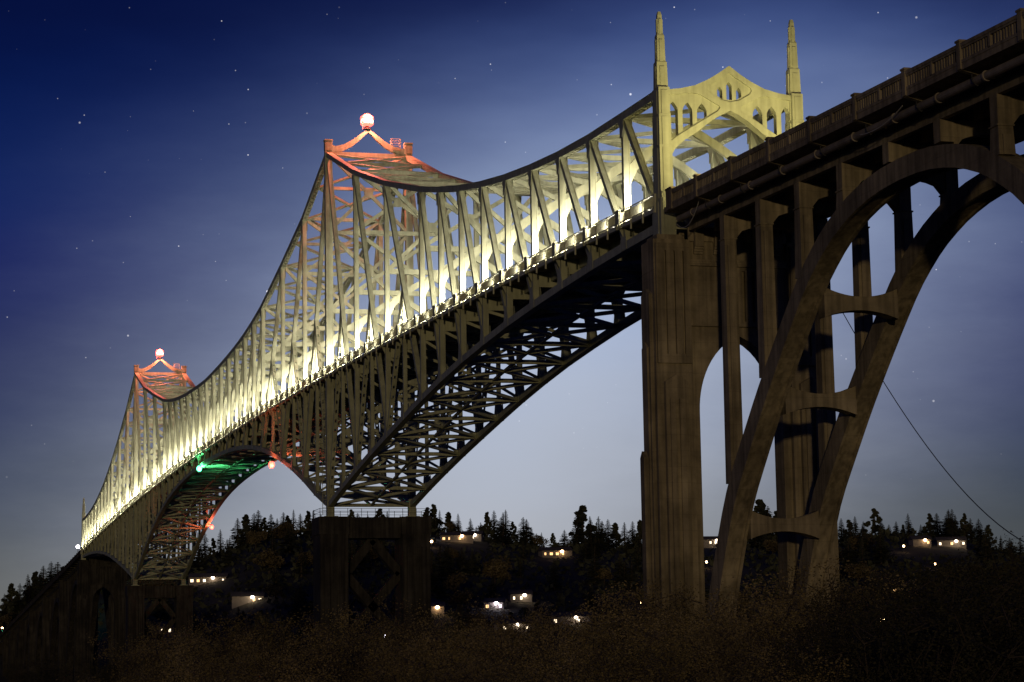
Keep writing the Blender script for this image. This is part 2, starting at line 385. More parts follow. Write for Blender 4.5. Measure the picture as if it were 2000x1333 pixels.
# rail bays that step out round each post
bay = MB(); 
for x in (-0.42, 0.42): bay.box(x - 0.06, x + 0.06, -0.16, 0.06, -0.35, 1.2)
bay.box(-0.48, 0.48, -0.20, -0.14, 1.10, 1.2); bay.box(-0.48, 0.48, -0.20, -0.14, 0.02, 0.16)
bay.box(-0.36, 0.36, -0.155, -0.125, 0.16, 1.10)
bme = bpy.data.meshes.new('rail_bay'); bme.from_pydata([T(p) for p in bay.v], [], [tuple(reversed(f)) for f in bay.f]); bme.materials.append(M['steel'])
for Y, sgn in ((-0.74, 1), (W + 0.74, -1)):
    for k in range(1, 56):
        o = link('rail_bay', bme, bridge); o.location = T((k * P, Y, deck(k * P))); o.scale = (1, sgn, 1)

# sway frames across the trusses
def arch_pts(z0, apex, yl, yr, n=9, pw=0.62):
    """pointed arch from (yl, z0) up to the middle apex and down to (yr, z0)"""
    ym = (yl + yr) / 2; out = []
    for i in range(n + 1):
        t = i / n; out.append((yl + (ym - yl) * t, z0 + (apex - z0) * (t ** pw)))
    for i in range(n - 1, -1, -1):
        t = i / n; out.append((yr + (ym - yr) * t, z0 + (apex - z0) * (t ** pw)))
    return out
def sway(k):
    X = k * P; r = rail(X); top = zt(k) + 0.2
    yl, yr = 0.28, W - 0.28; d = 0.75
    apex = r + 6.95; spring = r + 2.4
    H = top - (apex + 0.7)
    # lower arch: band between the intrados and a slightly flatter extrados
    lo = arch_pts(spring, apex - 0.10, yl + 0.06, yr - 0.06)
    hi = arch_pts(spring + 1.55, apex + 0.72, yl - 0.02, yr + 0.02, pw=0.80)
    outer = [(yl - .02, spring - .6)] + lo[:] + [(yr + .02, spring - .6)] + list(reversed(hi))
    fr = plate(outer, [], 0.36, 'sway_frame', 'steel', bridge, across(X))
    if H < 0.9: 
        B('sway_strut', 'steel', fr, (X, yl, top - .25), (X, yr, top - .25), 0.40, 0.42, ref=(1, 0, 0)); return
    if H < 5.5:
        zc = apex + 0.3
        for s in (0, 1):
            ya, yb = (yl, YC - .25) if s == 0 else (yr, YC + .25)
            B('sway_brace', 'steel', fr, (X, ya, top - .15), (X, yb, zc), 0.34, 0.46, ref=(1, 0, 0))
        B('sway_strut', 'steel', fr, (X, yl, top - .05), (X, yr, top - .05), 0.40, 0.45, ref=(1, 0, 0))
        return
    base = apex + 0.85
    tiers = 1 if H < 12.5 else 2
    B('sway_strut', 'steel', fr, (X, yl, base), (X, yr, base), 0.42, 0.62, ref=(1, 0, 0))
    for t in range(tiers):
        z0 = base + (top - base) * t / tiers; z1 = base + (top - base) * (t + 1) / tiers
        zc = (z0 + z1) / 2
        for (y0, y1, za_, zb_) in ((yl, YC, z0 + .3, zc), (YC, yr, zc, z1 - .3), (yl, YC, z1 - .3, zc), (YC, yr, zc, z0 + .3)):
            e = 0.35 if y0 == YC else 0.0; g_ = 0.35 if y1 == YC else 0.0
            B('sway_brace', 'steel', fr, (X, y0 + e, za_ + (zb_ - za_) * (e / YC)), (X, y1 - g_, zb_ - (zb_ - za_) * (g_ / YC)), 0.38, 0.46, ref=(1, 0, 0))
        hub = [(YC + 0.85 * math.cos(a * math.tau / 16) * (1.0 if a % 4 == 2 else 0.72), zc + 0.85 * math.sin(a * math.tau / 16) * (1.0 if a % 4 == 2 else 0.72)) for a in range(16)]
        plate(hub, [], 0.40, 'sway_hub', 'steel', fr, across(X))
        B('sway_strut', 'steel', fr, (X, yl, z1 - .1), (X, yr, z1 - .1), 0.42, 0.50, ref=(1, 0, 0))
for k in MAIN:
    if k not in (0, 56): sway(k)

# lateral bracing between the upper chords and between the lower chords
for a, b_ in zip(MAIN, MAIN[1:]):
    xa, xb, za, zb_ = a * P, b_ * P, zt(a), zt(b_)
    segs = [(xa, za, xb, zb_)] if b_ - a == 1 else [(xa, za, (xa + xb) / 2, (za + zb_) / 2), ((xa + xb) / 2, (za + zb_) / 2, xb, zb_)]
    for (x0, z0, x1, z1) in segs:
        nrm = (-(z1 - z0), 0, (x1 - x0))
        B('upper_lateral', 'steel', bridge, (x0, 0.3, z0), (x1, W - 0.3, z1), 0.36, 0.34, ref=nrm)
        B('upper_lateral', 'steel', bridge, (x0, W - 0.3, z0 - .02), (x1, 0.3, z1 - .02), 0.30, 0.33, ref=nrm)
    if len(segs) == 2:
        B('upper_strut', 'steel', bridge, (segs[1][0], 0.3, segs[1][1]), (segs[1][0], W - .3, segs[1][1]), 0.42, 0.42, ref=(0, 0, 1))
for k in range(56):
    x0, z0, x1, z1 = k * P, zb(k), (k + 1) * P, zb(k + 1)
    nrm = (-(z1 - z0), 0, (x1 - x0)); xm, zm = (x0 + x1) / 2, (z0 + z1) / 2
    B('lower_lateral', 'steel', bridge, (x0, 0.35, z0), (xm, YC - .2, zm), 0.34, 0.36, ref=nrm)
    B('lower_lateral', 'steel', bridge, (xm, YC + .2, zm), (x1, W - 0.35, z1), 0.34, 0.36, ref=nrm)
    B('lower_lateral', 'steel', bridge, (x0, W - 0.35, z0), (xm, YC + .2, zm), 0.34, 0.36, ref=nrm)
    B('lower_lateral', 'steel', bridge, (xm, YC - .2, zm), (x1, 0.35, z1), 0.34, 0.36, ref=nrm)
    B('lower_stay', 'steel', bridge, (x0, YC, z0 - .03), (x1, YC, z1 - .03), 0.24, 0.3, ref=nrm)
for k in range(1, 56):
    B('lower_strut', 'steel', bridge, (k * P, 0.35, zb(k)), (k * P, W - .35, zb(k)), 0.44, 0.42, ref=(0, 0, 1))
    hgt = deck(k * P) - 1.7 - zb(k)
    if hgt > 2.6 and k not in (15, 41):     # cross frames below the floor
        X = k * P; z0, z1 = zb(k) + .3, deck(X) - 1.75
        nt_ = 1 if hgt < 7 else 2
        for t in range(nt_):
            a0 = z0 + (z1 - z0) * t / nt_; a1 = z0 + (z1 - z0) * (t + 1) / nt_
            B('cross_brace', 'steel', bridge, (X, .3, a0), (X, W - .3, a1), 0.26, 0.3, ref=(1, 0, 0))
            B('cross_brace', 'steel', bridge, (X + .02, .3, a1), (X + .02, W - .3, a0), 0.24, 0.3, ref=(1, 0, 0))
            if t: B('cross_strut', 'steel', bridge, (X, .3, a0), (X, W - .3, a0), 0.3, 0.36, ref=(1, 0, 0))
for k in (15, 41):
    X = k * P
    for z0, z1 in ((31.5, 39.0), (39.0, 46.5)):
        B('cross_brace', 'steel', bridge, (X, .45, z0), (X, W - .45, z1), 0.34, 0.42, ref=(1, 0, 0))
        B('cross_brace', 'steel', bridge, (X + .02, .45, z1), (X + .02, W - .45, z0), 0.32, 0.42, ref=(1, 0, 0))
        B('cross_strut', 'steel', bridge, (X, .45, z0), (X, W - .45, z0), 0.4, 0.5, ref=(1, 0, 0))

# tower heads: caps and the swept crown between them
crown = [(0.45, 79.85), (0.97, 79.64), (2.04, 79.9), (3.34, 80.61), (4.5, 81.5), (5.35, 82.1)]
crown_lo = [(0.45, 78.9), (1.2, 78.75), (2.04, 79.02), (3.34, 79.74), (4.53, 80.75), (5.3, 81.55)]
for k in (15, 41):
    X = k * P
    outer = crown + [(YC, 82.2)] + [(W - y, z) for y, z in reversed(crown)] + [(W - y, z) for y, z in crown_lo] + [(YC, 81.75)] + list(reversed(crown_lo))
    cr_ = plate(outer, [], 0.5, 'tower_crown', 'steel', bridge, across(X))
    for Y in (0, W):
        mb = MB(); mb.box(X - .50, X + .50, Y - .52, Y + .52, 79.004, 80.32); mb.box(X - .57, X + .57, Y - .59, Y + .59, 80.324, 80.5)
        mb.build('post_cap', 'steel', bridge)
    B('tower_strut', 'steel', bridge, (X, .45, 78.55), (X, W - .45, 78.55), 0.5, 0.62, ref=(1, 0, 0))
    # service cage on the crown
    mb = MB(); y0, y1 = 8.9, 10.1
    for yy in (y0, y1):
        for xx in (-0.5, 0.5): mb.box(X + xx - .03, X + xx + .03, yy - .03, yy + .03, 79.1, 81.0)
    for z in (79.5, 80.0, 80.5, 80.97):
        for yy in (y0, y1): mb.box(X - .53, X + .53, yy - .025, yy + .025, z - .025, z + .025)
        for xx in (-.5, .5): mb.box(X + xx - .025, X + xx + .025, y0, y1, z - .02, z + .03)
    mb.box(X - .53, X + .53, y0 - .03, y1 + .03, 79.34, 79.38)
    mb.build('service_cage', 'steel', bridge)
    # caged ladder down the tower leg
    s = 1 if k == 15 else -1
    mb = MB(); xl = X + s * 0.95
    for dy in (-.25, .25): mb.box(xl - .03, xl + .03, -.62 + dy - .03, -.62 + dy + .03, 29, 46)
    for i in range(44): mb.box(xl - .02, xl + .02, -.87, -.37, 29.2 + i * .38, 29.24 + i * .38)
    for i in range(14):
        z = 31 + i * 1.1; mb.tube([(xl + .4 * math.cos(a) , -.62 - .1 - .5 * math.sin(a), z) for a in [j * math.pi / 6 for j in range(7)]], .025, 4)
    mb.build('ladder', 'steel', bridge)

# portals with their spires
def lancet(yc, hw, z0, z1, sl=0.0):
    n = 5; zsp = z1 - hw * 1.7
    pts = [(yc - hw, z0 - sl * hw), (yc + hw, z0 + sl * hw), (yc + hw, zsp)]
    for i in range(1, n): t = i / n; pts.append((yc + hw * (1 - t ** 1.6), zsp + (z1 - zsp) * t))
    pts.append((yc, z1))
    for i in range(n - 1, 0, -1): t = i / n; pts.append((yc - hw * (1 - t ** 1.6), zsp + (z1 - zsp) * t))
    pts.append((yc - hw, zsp)); return pts
def mirror(pts): return [(2 * YC - y, z) for y, z in reversed(pts)]
C0 = YC
topL = [(0.3, 53.12), (1.5, 53.28), (2.7, 53.58), (3.75, 54.08), (4.65, 54.62)]
armlo = [(0.46, 47.2), (0.56, 47.76), (0.95, 48.43), (1.72, 49.11), (2.85, 49.85), (4.1, 50.83), (5.0, 51.36)]
outer = topL + [(C0, 55.32)] + mirror(topL) + mirror(armlo)[::1][::1]
outer = topL + [(C0, 55.32)] + [(W - y, z) for y, z in reversed(topL)] + [(W - y, z) for y, z in armlo] + [(C0, 51.66)] + list(reversed(armlo))
med = [(C0, 54.72), (C0 + .95, 54.1), (C0 + 1.75, 53.62), (C0 + 1.88, 53.35), (C0 + 1.72, 53.08), (C0 + .8, 52.52), (C0, 52.36)]
med = med + [(2 * C0 - y, z) for y, z in reversed(med[1:-1])]
side = [(0.42, 52.72), (1.8, 52.87), (2.5, 52.97), (3.1, 52.86), (3.7, 52.56), (4.3, 52.22), (4.72, 52.0), (4.78, 51.86), (4.62, 51.6), (3.75, 51.06), (2.85, 50.5), (1.25, 49.5), (0.42, 48.85)]
side_r = [(W - y, z) for y, z in reversed(side)]
web_l = [lancet(0.86, 0.40, 49.35, 52.23, 0.62), lancet(2.07, 0.41, 50.12, 52.22, 0.62), lancet(3.27, 0.41, 50.9, 52.2, 0.6)]
def spire(parent, X, Y, s):
    """stepped post rising from the pier to a slender finial"""
    mb = MB()
    steps = [(41.35, 44.3, .62, 1.05), (44.3, 48.6, .52, .90), (48.6, 51.1, .49, .84), (51.1, 53.25, .46, .78)]
    for z0, z1, hy, hx in steps:
        mb.box(X - hx, X + hx, Y - hy, Y + hy, z0 + .002, z1)
        mb.box(X - hx - .07, X + hx + .07, Y - hy * .55, Y + hy * .55, z0 + .004, z1 - .25)      # raised middle ribs
        mb.box(X - hx * .55, X + hx * .55, Y - hy - .07, Y + hy + .07, z0 + .004, z1 - .25)
    for z0, z1, h0, h1 in ((53.25, 55.35, .46, .42), (55.35, 57.55, .34, .30), (57.55, 59.25, .22, .17)):
        rings = []
        for z, h in ((z0, h0), (z1, h1), (z1 + .28, h1 * .62)):
            rings.append([(X - h, Y - h, z), (X + h, Y - h, z), (X + h, Y + h, z), (X - h, Y + h, z)])
        mb.loft(rings)
        for sx, sy in ((1, 0), (-1, 0), (0, 1), (0, -1)):       # ribs on each face
            a = h0 * .98
            mb.box(X + sx * a - (.05 if sx else h0 * .42), X + sx * a + (.05 if sx else h0 * .42), Y + sy * a - (.05 if sy else h0 * .42), Y + sy * a + (.05 if sy else h0 * .42), z0, z1 - .35)
    return mb.build('spire_post', 'steel', parent)
for X, s in ((0.1, -1), (56 * P - 0.1, 1)):
    fr = plate(outer, [med, side, side_r], 0.95, 'portal_frame', 'steel', bridge, across(X))
    big = [(y, z) for y, z in med]
    def grow(pts, g): 
        cy = sum(p[0] for p in pts) / len(pts); cz = sum(p[1] for p in pts) / len(pts)
        return [(cy + (y - cy) * g, cz + (z - cz) * g) for y, z in pts]
    plate(grow(med, 1.04), [lancet(C0 - .80, .22, 52.72, 53.62, -.6), lancet(C0, .23, 52.58, 54.05), lancet(C0 + .80, .22, 52.72, 53.62, .6)], 0.62, 'portal_panel', 'steel', fr, across(X))
    plate(grow(side, 1.02), web_l, 0.62, 'portal_panel', 'steel', fr, across(X))
    plate(grow(side_r, 1.02), [[(W - y, z) for y, z in reversed(l_)] for l_ in web_l], 0.62, 'portal_panel', 'steel', fr, across(X))
    for Y in (0, W): spire(fr, X, Y, s)

# floodlights at the foot of the trusses
fl = MB(); fl.box(-.16, .16, -.14, .14, 0, .10); fl.box(-.12, .12, -.10, .10, .10, .26)
fme = bpy.data.meshes.new('floodlight'); fme.from_pydata([T(p) for p in fl.v], [], [tuple(reversed(f)) for f in fl.f]); fme.materials.append(M['dark_metal'])
lens = MB(); lens.box(-.10, .10, -.08, .08, .262, .275)
lme = bpy.data.meshes.new('flood_lens'); lme.from_pydata([T(p) for p in lens.v], [], [tuple(reversed(f)) for f in lens.f]); lme.materials.append(M['flood_lens'])
spot = bpy.data.lights.new('flood_beam', 'SPOT'); spot.energy = 5600; spot.color = (1.0, 0.90, 0.74); spot.shadow_soft_size = 0.12; spot.spot_size = math.radians(136); spot.spot_blend = 1.0
for Y, s in ((0.82, 1), (W - 0.82, -1)):
    for k in range(56):
        X = (k + 1) * P - 2.3
        o = link('floodlight', fme, bridge); o.location = T((X, Y, deck(X) + 0.864))
        q = link('flood_lens', lme, o)
        lo_ = bpy.data.objects.new('flood_beam', spot); COL.objects.link(lo_); lo_.parent = o; lo_.location = (0, 0, 0.32)
        lo_.rotation_euler = Vector((1.0, s * 0.16, 0.28)).to_track_quat('-Z', 'Y').to_euler()


wash = bpy.data.lights.new('walkway_glow', 'POINT'); wash.energy = 190; wash.color = (1.0, 0.92, 0.78); wash.shadow_soft_size = 0.12
for k in range(56):
    X = k * P + 2.9; o = link('walkway_lamp', fme, bridge); o.location = T((X, -0.30, deck(X) + 0.004)); link('flood_lens', lme, o)
    q = bpy.data.objects.new('walkway_glow', wash); COL.objects.link(q); q.parent = o; q.location = (0, 0, 0.36)

# ------------------------------------------------------------------ the ground, the bay and the far hillside
def vhor(u): return 1305.4 - (u - 1009) * 0.0168
RIDGE = {-2500: 30, -600: 34, 0: 40, 130: 56, 300: 62, 450: 71, 520: 80, 640: 80, 850: 79, 1000: 74, 1080: 69, 1150: 72, 1250: 72, 1400: 68, 1640: 71, 1720: 74, 1880: 73, 2000: 60, 2600: 52, 4500: 40}
def sstep(x): x = max(0, min(1, x)); return x * x * (3 - 2 * x)
def terrain(D, u):
    if D < 240:
        return 6.2 - 9.5 * sstep((D - 165) / 60.0)
    r = interp(RIDGE, u)
    k = sstep((330 - u) / 200.0)
    t = sstep((D - 690 - 320 * k) / (590.0 - 310 * k))
    n = noise.noise(Vector((u * 0.006, D * 0.006, 3.1))) * 5 * t
    return -3.3 + 5.0 * sstep((D - 690) / 40.0) + (r - 1.7) * t + n
fh = Vector((FWD.x, FWD.y, 0)); fhl = fh.length; fh = fh / fhl
rh = Vector((RIGHT.x, RIGHT.y, 0)).normalized()
def ground_point(D, u):
    """point on the ground D metres ahead, in the direction of picture column u"""
    p = CAM + fh * D + rh * ((u - 1009) / F * D)
    return Vector((p.x, p.y, terrain(D, u)))
ds = [-60, 0, 20, 60, 110, 165, 175, 185, 195, 205, 215, 228, 240, 400, 680, 700, 730] + list(range(760, 1320, 28)) + [1400, 1600, 2200, 4000, 9000]
us = [-60000, -20000, -9000, -4000, -2000] + list(range(-1000, 3001, 80)) + [4000, 6000, 11000, 22000, 60000]
v_, f_ = [], []
for i, D in enumerate(ds):
    for j, u in enumerate(us):
        uu = max(-2400, min(4400, u)); Dd = D
        p = CAM + fh * D + rh * ((u - 1009) / F * max(D, 60)); v_.append((p.x, p.y, terrain(max(D, 0), uu)))
for i in range(len(ds) - 1):
    for j in range(len(us) - 1):
        a = i * len(us) + j; f_.append((a, a + len(us), a + len(us) + 1, a + 1))
me = bpy.data.meshes.new('ground'); me.from_pydata(v_, [], f_); me.materials.append(M['ground'])
me.polygons.foreach_set('use_smooth', [True] * len(me.polygons))
gr = link('ground', me); gr['kind'] = 'structure'
mb = MB(); mb.v = [(-2500, -4000, 0), (9000, -4000, 0), (9000, 4000, 0), (-2500, 4000, 0)]; mb.f = [(0, 1, 2, 3)]
wt = mb.build('water', 'water', recalc=False); wt['kind'] = 'structure'
wt.data.flip_normals()

# ------------------------------------------------------------------ concrete: portal piers, arch approaches, river piers
ARCH = {0: 39.0, 4: 38.85, 8: 38.2, 12: 36.95, 16: 34.85, 20: 31.7, 25: 27.5, 32: 20.8, 36: 13.9, 38.5: 8.0, 40.4: 3.0}
def smooth_tab(tab, n=160):
    ks = sorted(tab); out = []
    xs = [ks[0] + (ks[-1] - ks[0]) * i / n for i in range(n + 1)]
    ys = [interp(tab, x) for x in xs]
    for _ in range(30): ys = [ys[1] if i == 0 else (ys[-1] if i == n else (ys[i - 1] + 2 * ys[i] + ys[i + 1]) / 4) for i in range(n + 1)]
    return xs, ys
AX, AY = smooth_tab(ARCH)
def arch_z(t):
    t = min(40.4, abs(t)); i = min(len(AX) - 2, int(t / 40.4 * (len(AX) - 1))); f = (t - AX[i]) / (AX[i + 1] - AX[i])
    return AY[i] + (AY[i + 1] - AY[i]) * f

def concrete_pier(Xc, label, dz=0.0, base=1.0):
    """twin shafts with a gothic opening between them, under a portal"""
    pr = thing('bridge_pier', label, 'pier', (Xc, YC, base), None)
    pr.location = (0, 0, 0)
    course = MB().box(-1.45, 1.45, -1.5, 1.5, 0.012, 2.408)
    cme = bpy.data.meshes.new('course'); cme.from_pydata([T(p) for p in course.v], [], [tuple(reversed(f)) for f in course.f]); cme.materials.append(M['concrete' if Xc < 100 else 'concrete_stained_dim'])
    CM = 'concrete' if Xc < 100 else 'concrete_stained_dim'  # far portal pier gets the darker colour in place of weaker light
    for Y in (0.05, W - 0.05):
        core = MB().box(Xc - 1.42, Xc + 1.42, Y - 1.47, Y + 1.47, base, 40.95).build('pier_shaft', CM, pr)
        for i in range(16):
            o = link('course', cme, core); o.location = T((Xc, Y, 2.2 + i * 2.42))
        mb = MB(); mb.box(Xc - 1.25, Xc + 1.25, Y - 1.1, Y + 1.1, 40.952, 41.36); mb.build('bearing_block', CM, core)
        for s in (-1, 1):
            X0 = Xc + s * 1.45
            # fluted skin of the upper shaft
            sl = [[(Y + c - .07, 31.9), (Y + c + .07, 31.9), (Y + c + .07, 40.0), (Y + c - .07, 40.0)] for c in (-.62, .1, .82)]
            plate([(Y - 1.38, 31.2), (Y + 1.38, 31.2), (Y + 1.38, 40.6), (Y - 1.38, 40.6)], sl, 0.24, 'fluted_panel', CM, core, across(X0 + s * .12))
            # pointed pilaster below it
            z1 = 30.3
            mb = MB(); mb.prism([(Y - .92, base), (Y + .92, base), (Y + .92, z1 - .55), (Y, z1), (Y - .92, z1 - .55)], X0 + s * .002, X0 + s * .42, 'YZ')
            mb.prism([(Y - .60, base), (Y - .16, base), (Y - .16, z1 - 1.9), (Y - .60, z1 - 1.9)], X0 + s * .42, X0 + s * .58, 'YZ')
            mb.prism([(Y + .60, base), (Y + .16, base), (Y + .16, z1 - 1.9), (Y + .60, z1 - 1.9)], X0 + s * .42, X0 + s * .58, 'YZ')
            mb.build('pilaster', CM, core)
        o_ = -1 if Y < YC else 1
        Y0 = Y + o_ * 1.5
        for hw, z1, d, z0 in ((.95, 37.2, .30, base), (.62, 33.0, .46, base), (.45, 24.5, .85, base)):
            mb = MB(); mb.prism([(Xc - hw, z0), (Xc + hw, z0), (Xc + hw, z1 - .5), (Xc, z1), (Xc - hw, z1 - .5)], Y0 + o_ * .002, Y0 + o_ * d, 'XZ'); mb.build('pilaster', CM, core)
    # wall between the shafts
    yl, yr = 1.55, W - 1.55; ol, orr = 2.2, W - 2.2
    ap = []
    for i in range(13):
        t = i / 12; ap.append((ol + (YC - ol) * (1 - math.cos(t * math.pi / 2)) ** 0.92 if 0 else ol + (YC - ol) * (1 - math.sqrt(max(0, 1 - (t * .97) ** 2))) / (1 - math.sqrt(1 - .97 ** 2)), 27.6 + 5.9 * t))
    op = [(ol, base)] + ap + [(W - y, z) for y, z in reversed(ap[:-1])] + [(orr, base)]
    out = [(yl, base)] + op + [(yr, base), (yr, 41.0), (yl, 41.0)]
    wl = plate(out, [], 1.9, 'pier_wall', CM, pr, across(Xc))
    for s in (-1, 1):
        X1 = Xc + s * .95
        slots = [[(YC + c - .13, 34.6), (YC + c + .13, 34.6), (YC + c + .13, 38.6), (YC + c - .13, 38.6)] for c in (-1.2, -.4, .4, 1.2)]
        plate([(yl + .01, 34.2), (yr - .01, 34.2), (yr - .01, 38.9), (yl + .01, 38.9)], slots, 0.3, 'slotted_panel', CM, wl, across(X1 + s * .15))
        for z, h, d in ((38.92, .18, .48), (39.12, .14, .42), (39.28, .16, .36)):
            MB().box(*sorted((X1 + s * .003, X1 + s * d)), yl + .01, yr - .01, z, z + h).build('moulding', CM, wl)
        for c in (2.35, 4.0, 7.25, 8.9):
            mb = MB()
            for i, (z, d) in enumerate(((39.9, .20), (40.08, .32), (40.26, .46), (40.44, .62))): mb.box(*sorted((X1 + s * .003, X1 + s * d)), c - .36, c + .36, z, z + .178 if i < 3 else 42.0)
            mb.build('corbel', CM, wl)
        MB().box(*sorted((X1 + s * .003, X1 + s * .22)), yl + .01, yr - .01, 40.9, 42.0).build('frieze', CM, wl)
    return pr
concrete_pier(0.15, 'tall fluted concrete pier with pointed opening under the nearer spired portal')
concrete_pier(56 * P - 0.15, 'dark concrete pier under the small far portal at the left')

STRUTS = [(-23.7, 32.5), (-16.1, 26.7), (-8.5, 18.3), (-56.3, 32.5), (-63.9, 26.7)]
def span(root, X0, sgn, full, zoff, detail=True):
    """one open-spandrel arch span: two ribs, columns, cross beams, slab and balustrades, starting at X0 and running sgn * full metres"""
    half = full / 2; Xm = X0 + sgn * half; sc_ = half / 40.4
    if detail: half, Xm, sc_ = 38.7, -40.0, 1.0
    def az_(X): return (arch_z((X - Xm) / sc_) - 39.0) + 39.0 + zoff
    YN = (1.4, 2.95); CM = 'concrete' if detail else 'concrete_stained_dim'  # far spans: light falloff is put into the concrete colour
    zg = 4.0
    n = 56 if detail else 28
    for (ya, yb) in (YN, (W - YN[1], W - YN[0])):
        rings = []
        for i in range(n + 1):
            t = -1 + 2 * i / n; X = Xm + half * 0.995 * math.copysign(abs(t) ** 0.8, t)
            e = 0.05; dx = 2 * e; dz = az_(X + e) - az_(X - e); l = math.hypot(dx, dz); nx, nz = dz / l, -dx / l
            dep = 1.35 + 0.75 * abs(t) ** 1.5
            A = (X, az_(X)); Bq = (X + nx * dep, az_(X) + nz * dep); Cq = (X + nx * (dep - .14), az_(X) + nz * (dep - .14))
            rings.append([(A[0], ya, A[1]), (Bq[0], ya, Bq[1]), (Bq[0], ya + .22, Bq[1]), (Cq[0], ya + .26, Cq[1]), (Cq[0], yb - .26, Cq[1]), (Bq[0], yb - .22, Bq[1]), (Bq[0], yb, Bq[1]), (A[0], yb, A[1])])
        MB().loft(rings).build('arch_rib', CM, root)
    nc = 11 if full > 70 else (9 if full > 60 else 8); sp = full / nc
    for i in range(nc):
        X = X0 + sgn * sp * (i + 1.0) if i < nc - 1 else None
        if X is None: continue
        top = deck(X) - 1.75; rz = az_(X) - .15
        for ya, yb in ((1.42, 2.38), (W - 2.38, W - 1.42)):
            mb = MB(); led = max(rz + .3, top - 1.75)
            mb.box(X - .46, X + .46, ya + .03, yb - .03, led, top)
            if led > rz + .4:
                mb.box(X - .56, X + .56, ya - .06, yb + .06, led - .10, led - .002)
                zz = led - .102
                rings = [[(X - a, ya + .02 - b, z), (X + a, ya + .02 - b, z), (X + a, yb - .02 + b, z), (X - a, yb - .02 + b, z)] for z, a, b in ((rz, .60, .05), (zz, .50, 0))]
                mb.loft(rings)
                if detail: mb.box(X - .66, X - .5, ya + .22, yb - .22, rz, led - .6)
            mb.build('spandrel_column', CM, root)
        if detail or i % 1 == 0:
            y0, y1 = 2.36, W - 2.36; zt_ = top - .01
            und = []
            for j in range(13):
                t = j / 12; yy = y0 + (y1 - y0) * t; q = abs(2 * t - 1)
                und.append((yy, zt_ - .80 - 1.0 * (1 - math.sqrt(max(0, 1 - q ** 3.0)))))
            plate([(y0, zt_), ] + und + [(y1, zt_)], [], 0.72, 'cross_beam', CM, root, across(X))
    if detail:
        for X, zc in STRUTS:
            zc = zc; y0, y1 = 2.9, W - 2.9; top, low = [], []
            for j in range(15):
                t = j / 14; yy = y0 + (y1 - y0) * t; q = (2 * t - 1) ** 2
                top.append((yy, zc + .42 + .62 * q)); low.append((yy, zc - .52 - .55 * q))
            plate(top + list(reversed(low)), [], 1.15, 'arch_strut', CM, root, across(X))
    # slab, edge beams, girders
    xs = sorted((X0, X0 + sgn * full))
    strip(deck, xs[0], xs[1], 4, -0.52, W + 0.52, -0.40, 0.0, 'deck_slab', CM, root)
    strip(deck, xs[0], xs[1], 4, 1.5, W - 1.5, 0.004, 0.02, 'road_surface', 'asphalt', root)
    for ya in (1.5, 3.6, 5.6, 7.6, 9.3):
        strip(deck, xs[0], xs[1], 4, ya, ya + .4, -1.74, -0.404, 'girder', CM, root)
    posts = [X0 + sgn * (sp * i + (sp if i else 2.6)) for i in range(0, nc)]
    # balustrade
    for side_, Y in ((-1, -0.40), (1, W + 0.40)):
        edges = [X0 + sgn * (1.3 if i == 0 else sp * i) for i in range(nc + 1)]
        for i, X in enumerate(edges):
            hw = .62 if i == 0 else .24
            mb = MB(); z = deck(X)
            mb.box(X - hw, X + hw, Y - .21, Y + .21, z - .36, z + 1.22)
            mb.box(X - hw - .05, X + hw + .05, Y - .26, Y + .26, z + 1.222, z + 1.34)
            o = side_
            if i: mb.prism([(Y - o * .02 + o * .10, z - .42), (Y - o * 2.0, z - .95), (Y - o * 2.0, z - .41), (Y + o * .1, z - .405)], X - .2, X + .2, 'YZ')
            mb.build('balustrade_post', CM, root)
        for i in range(nc):
            xa, xb = sorted((edges[i], edges[i + 1])); ga = .62 if edges[i] == xa and i == 0 or (i == 0 and sgn < 0 and False) else .24
            if i == 0:
                if sgn > 0: xa += .38
                else: xb -= .38
            xa += .25; xb -= .25
            za, zb_ = deck(xa), deck(xb); mb = MB()
            def zz(x): return za + (zb_ - za) * (x - xa) / (xb - xa)
            def bar(y0, y1, h0, h1): mb.loft([[(xa, y0, za + h0), (xa, y1, za + h0), (xa, y1, za + h1), (xa, y0, za + h1)], [(xb, y0, zb_ + h0), (xb, y1, zb_ + h0), (xb, y1, zb_ + h1), (xb, y0, zb_ + h1)]])
            bar(Y - .17, Y + .17, .93, 1.14); bar(Y - .15, Y + .15, -.02, .16); bar(Y - .13, Y + .13, .80, .926)
            xm_ = (xa + xb) / 2; mb.box(xm_ - .13, xm_ + .13, Y - .15, Y + .15, zz(xm_) + .10, zz(xm_) + .95)
            if detail:
                nbal = int((xb - xa) / .34)
                for j in range(nbal):
                    x = xa + (xb - xa) * (j + .5) / nbal
                    if abs(x - xm_) < .2: continue
                    mb.box(x - .075, x + .075, Y - .075, Y + .075, zz(x) + .15, zz(x) + .81)
            else: bar(Y - .06, Y + .06, .15, .81)
            mb.build('balustrade_panel', CM, root)

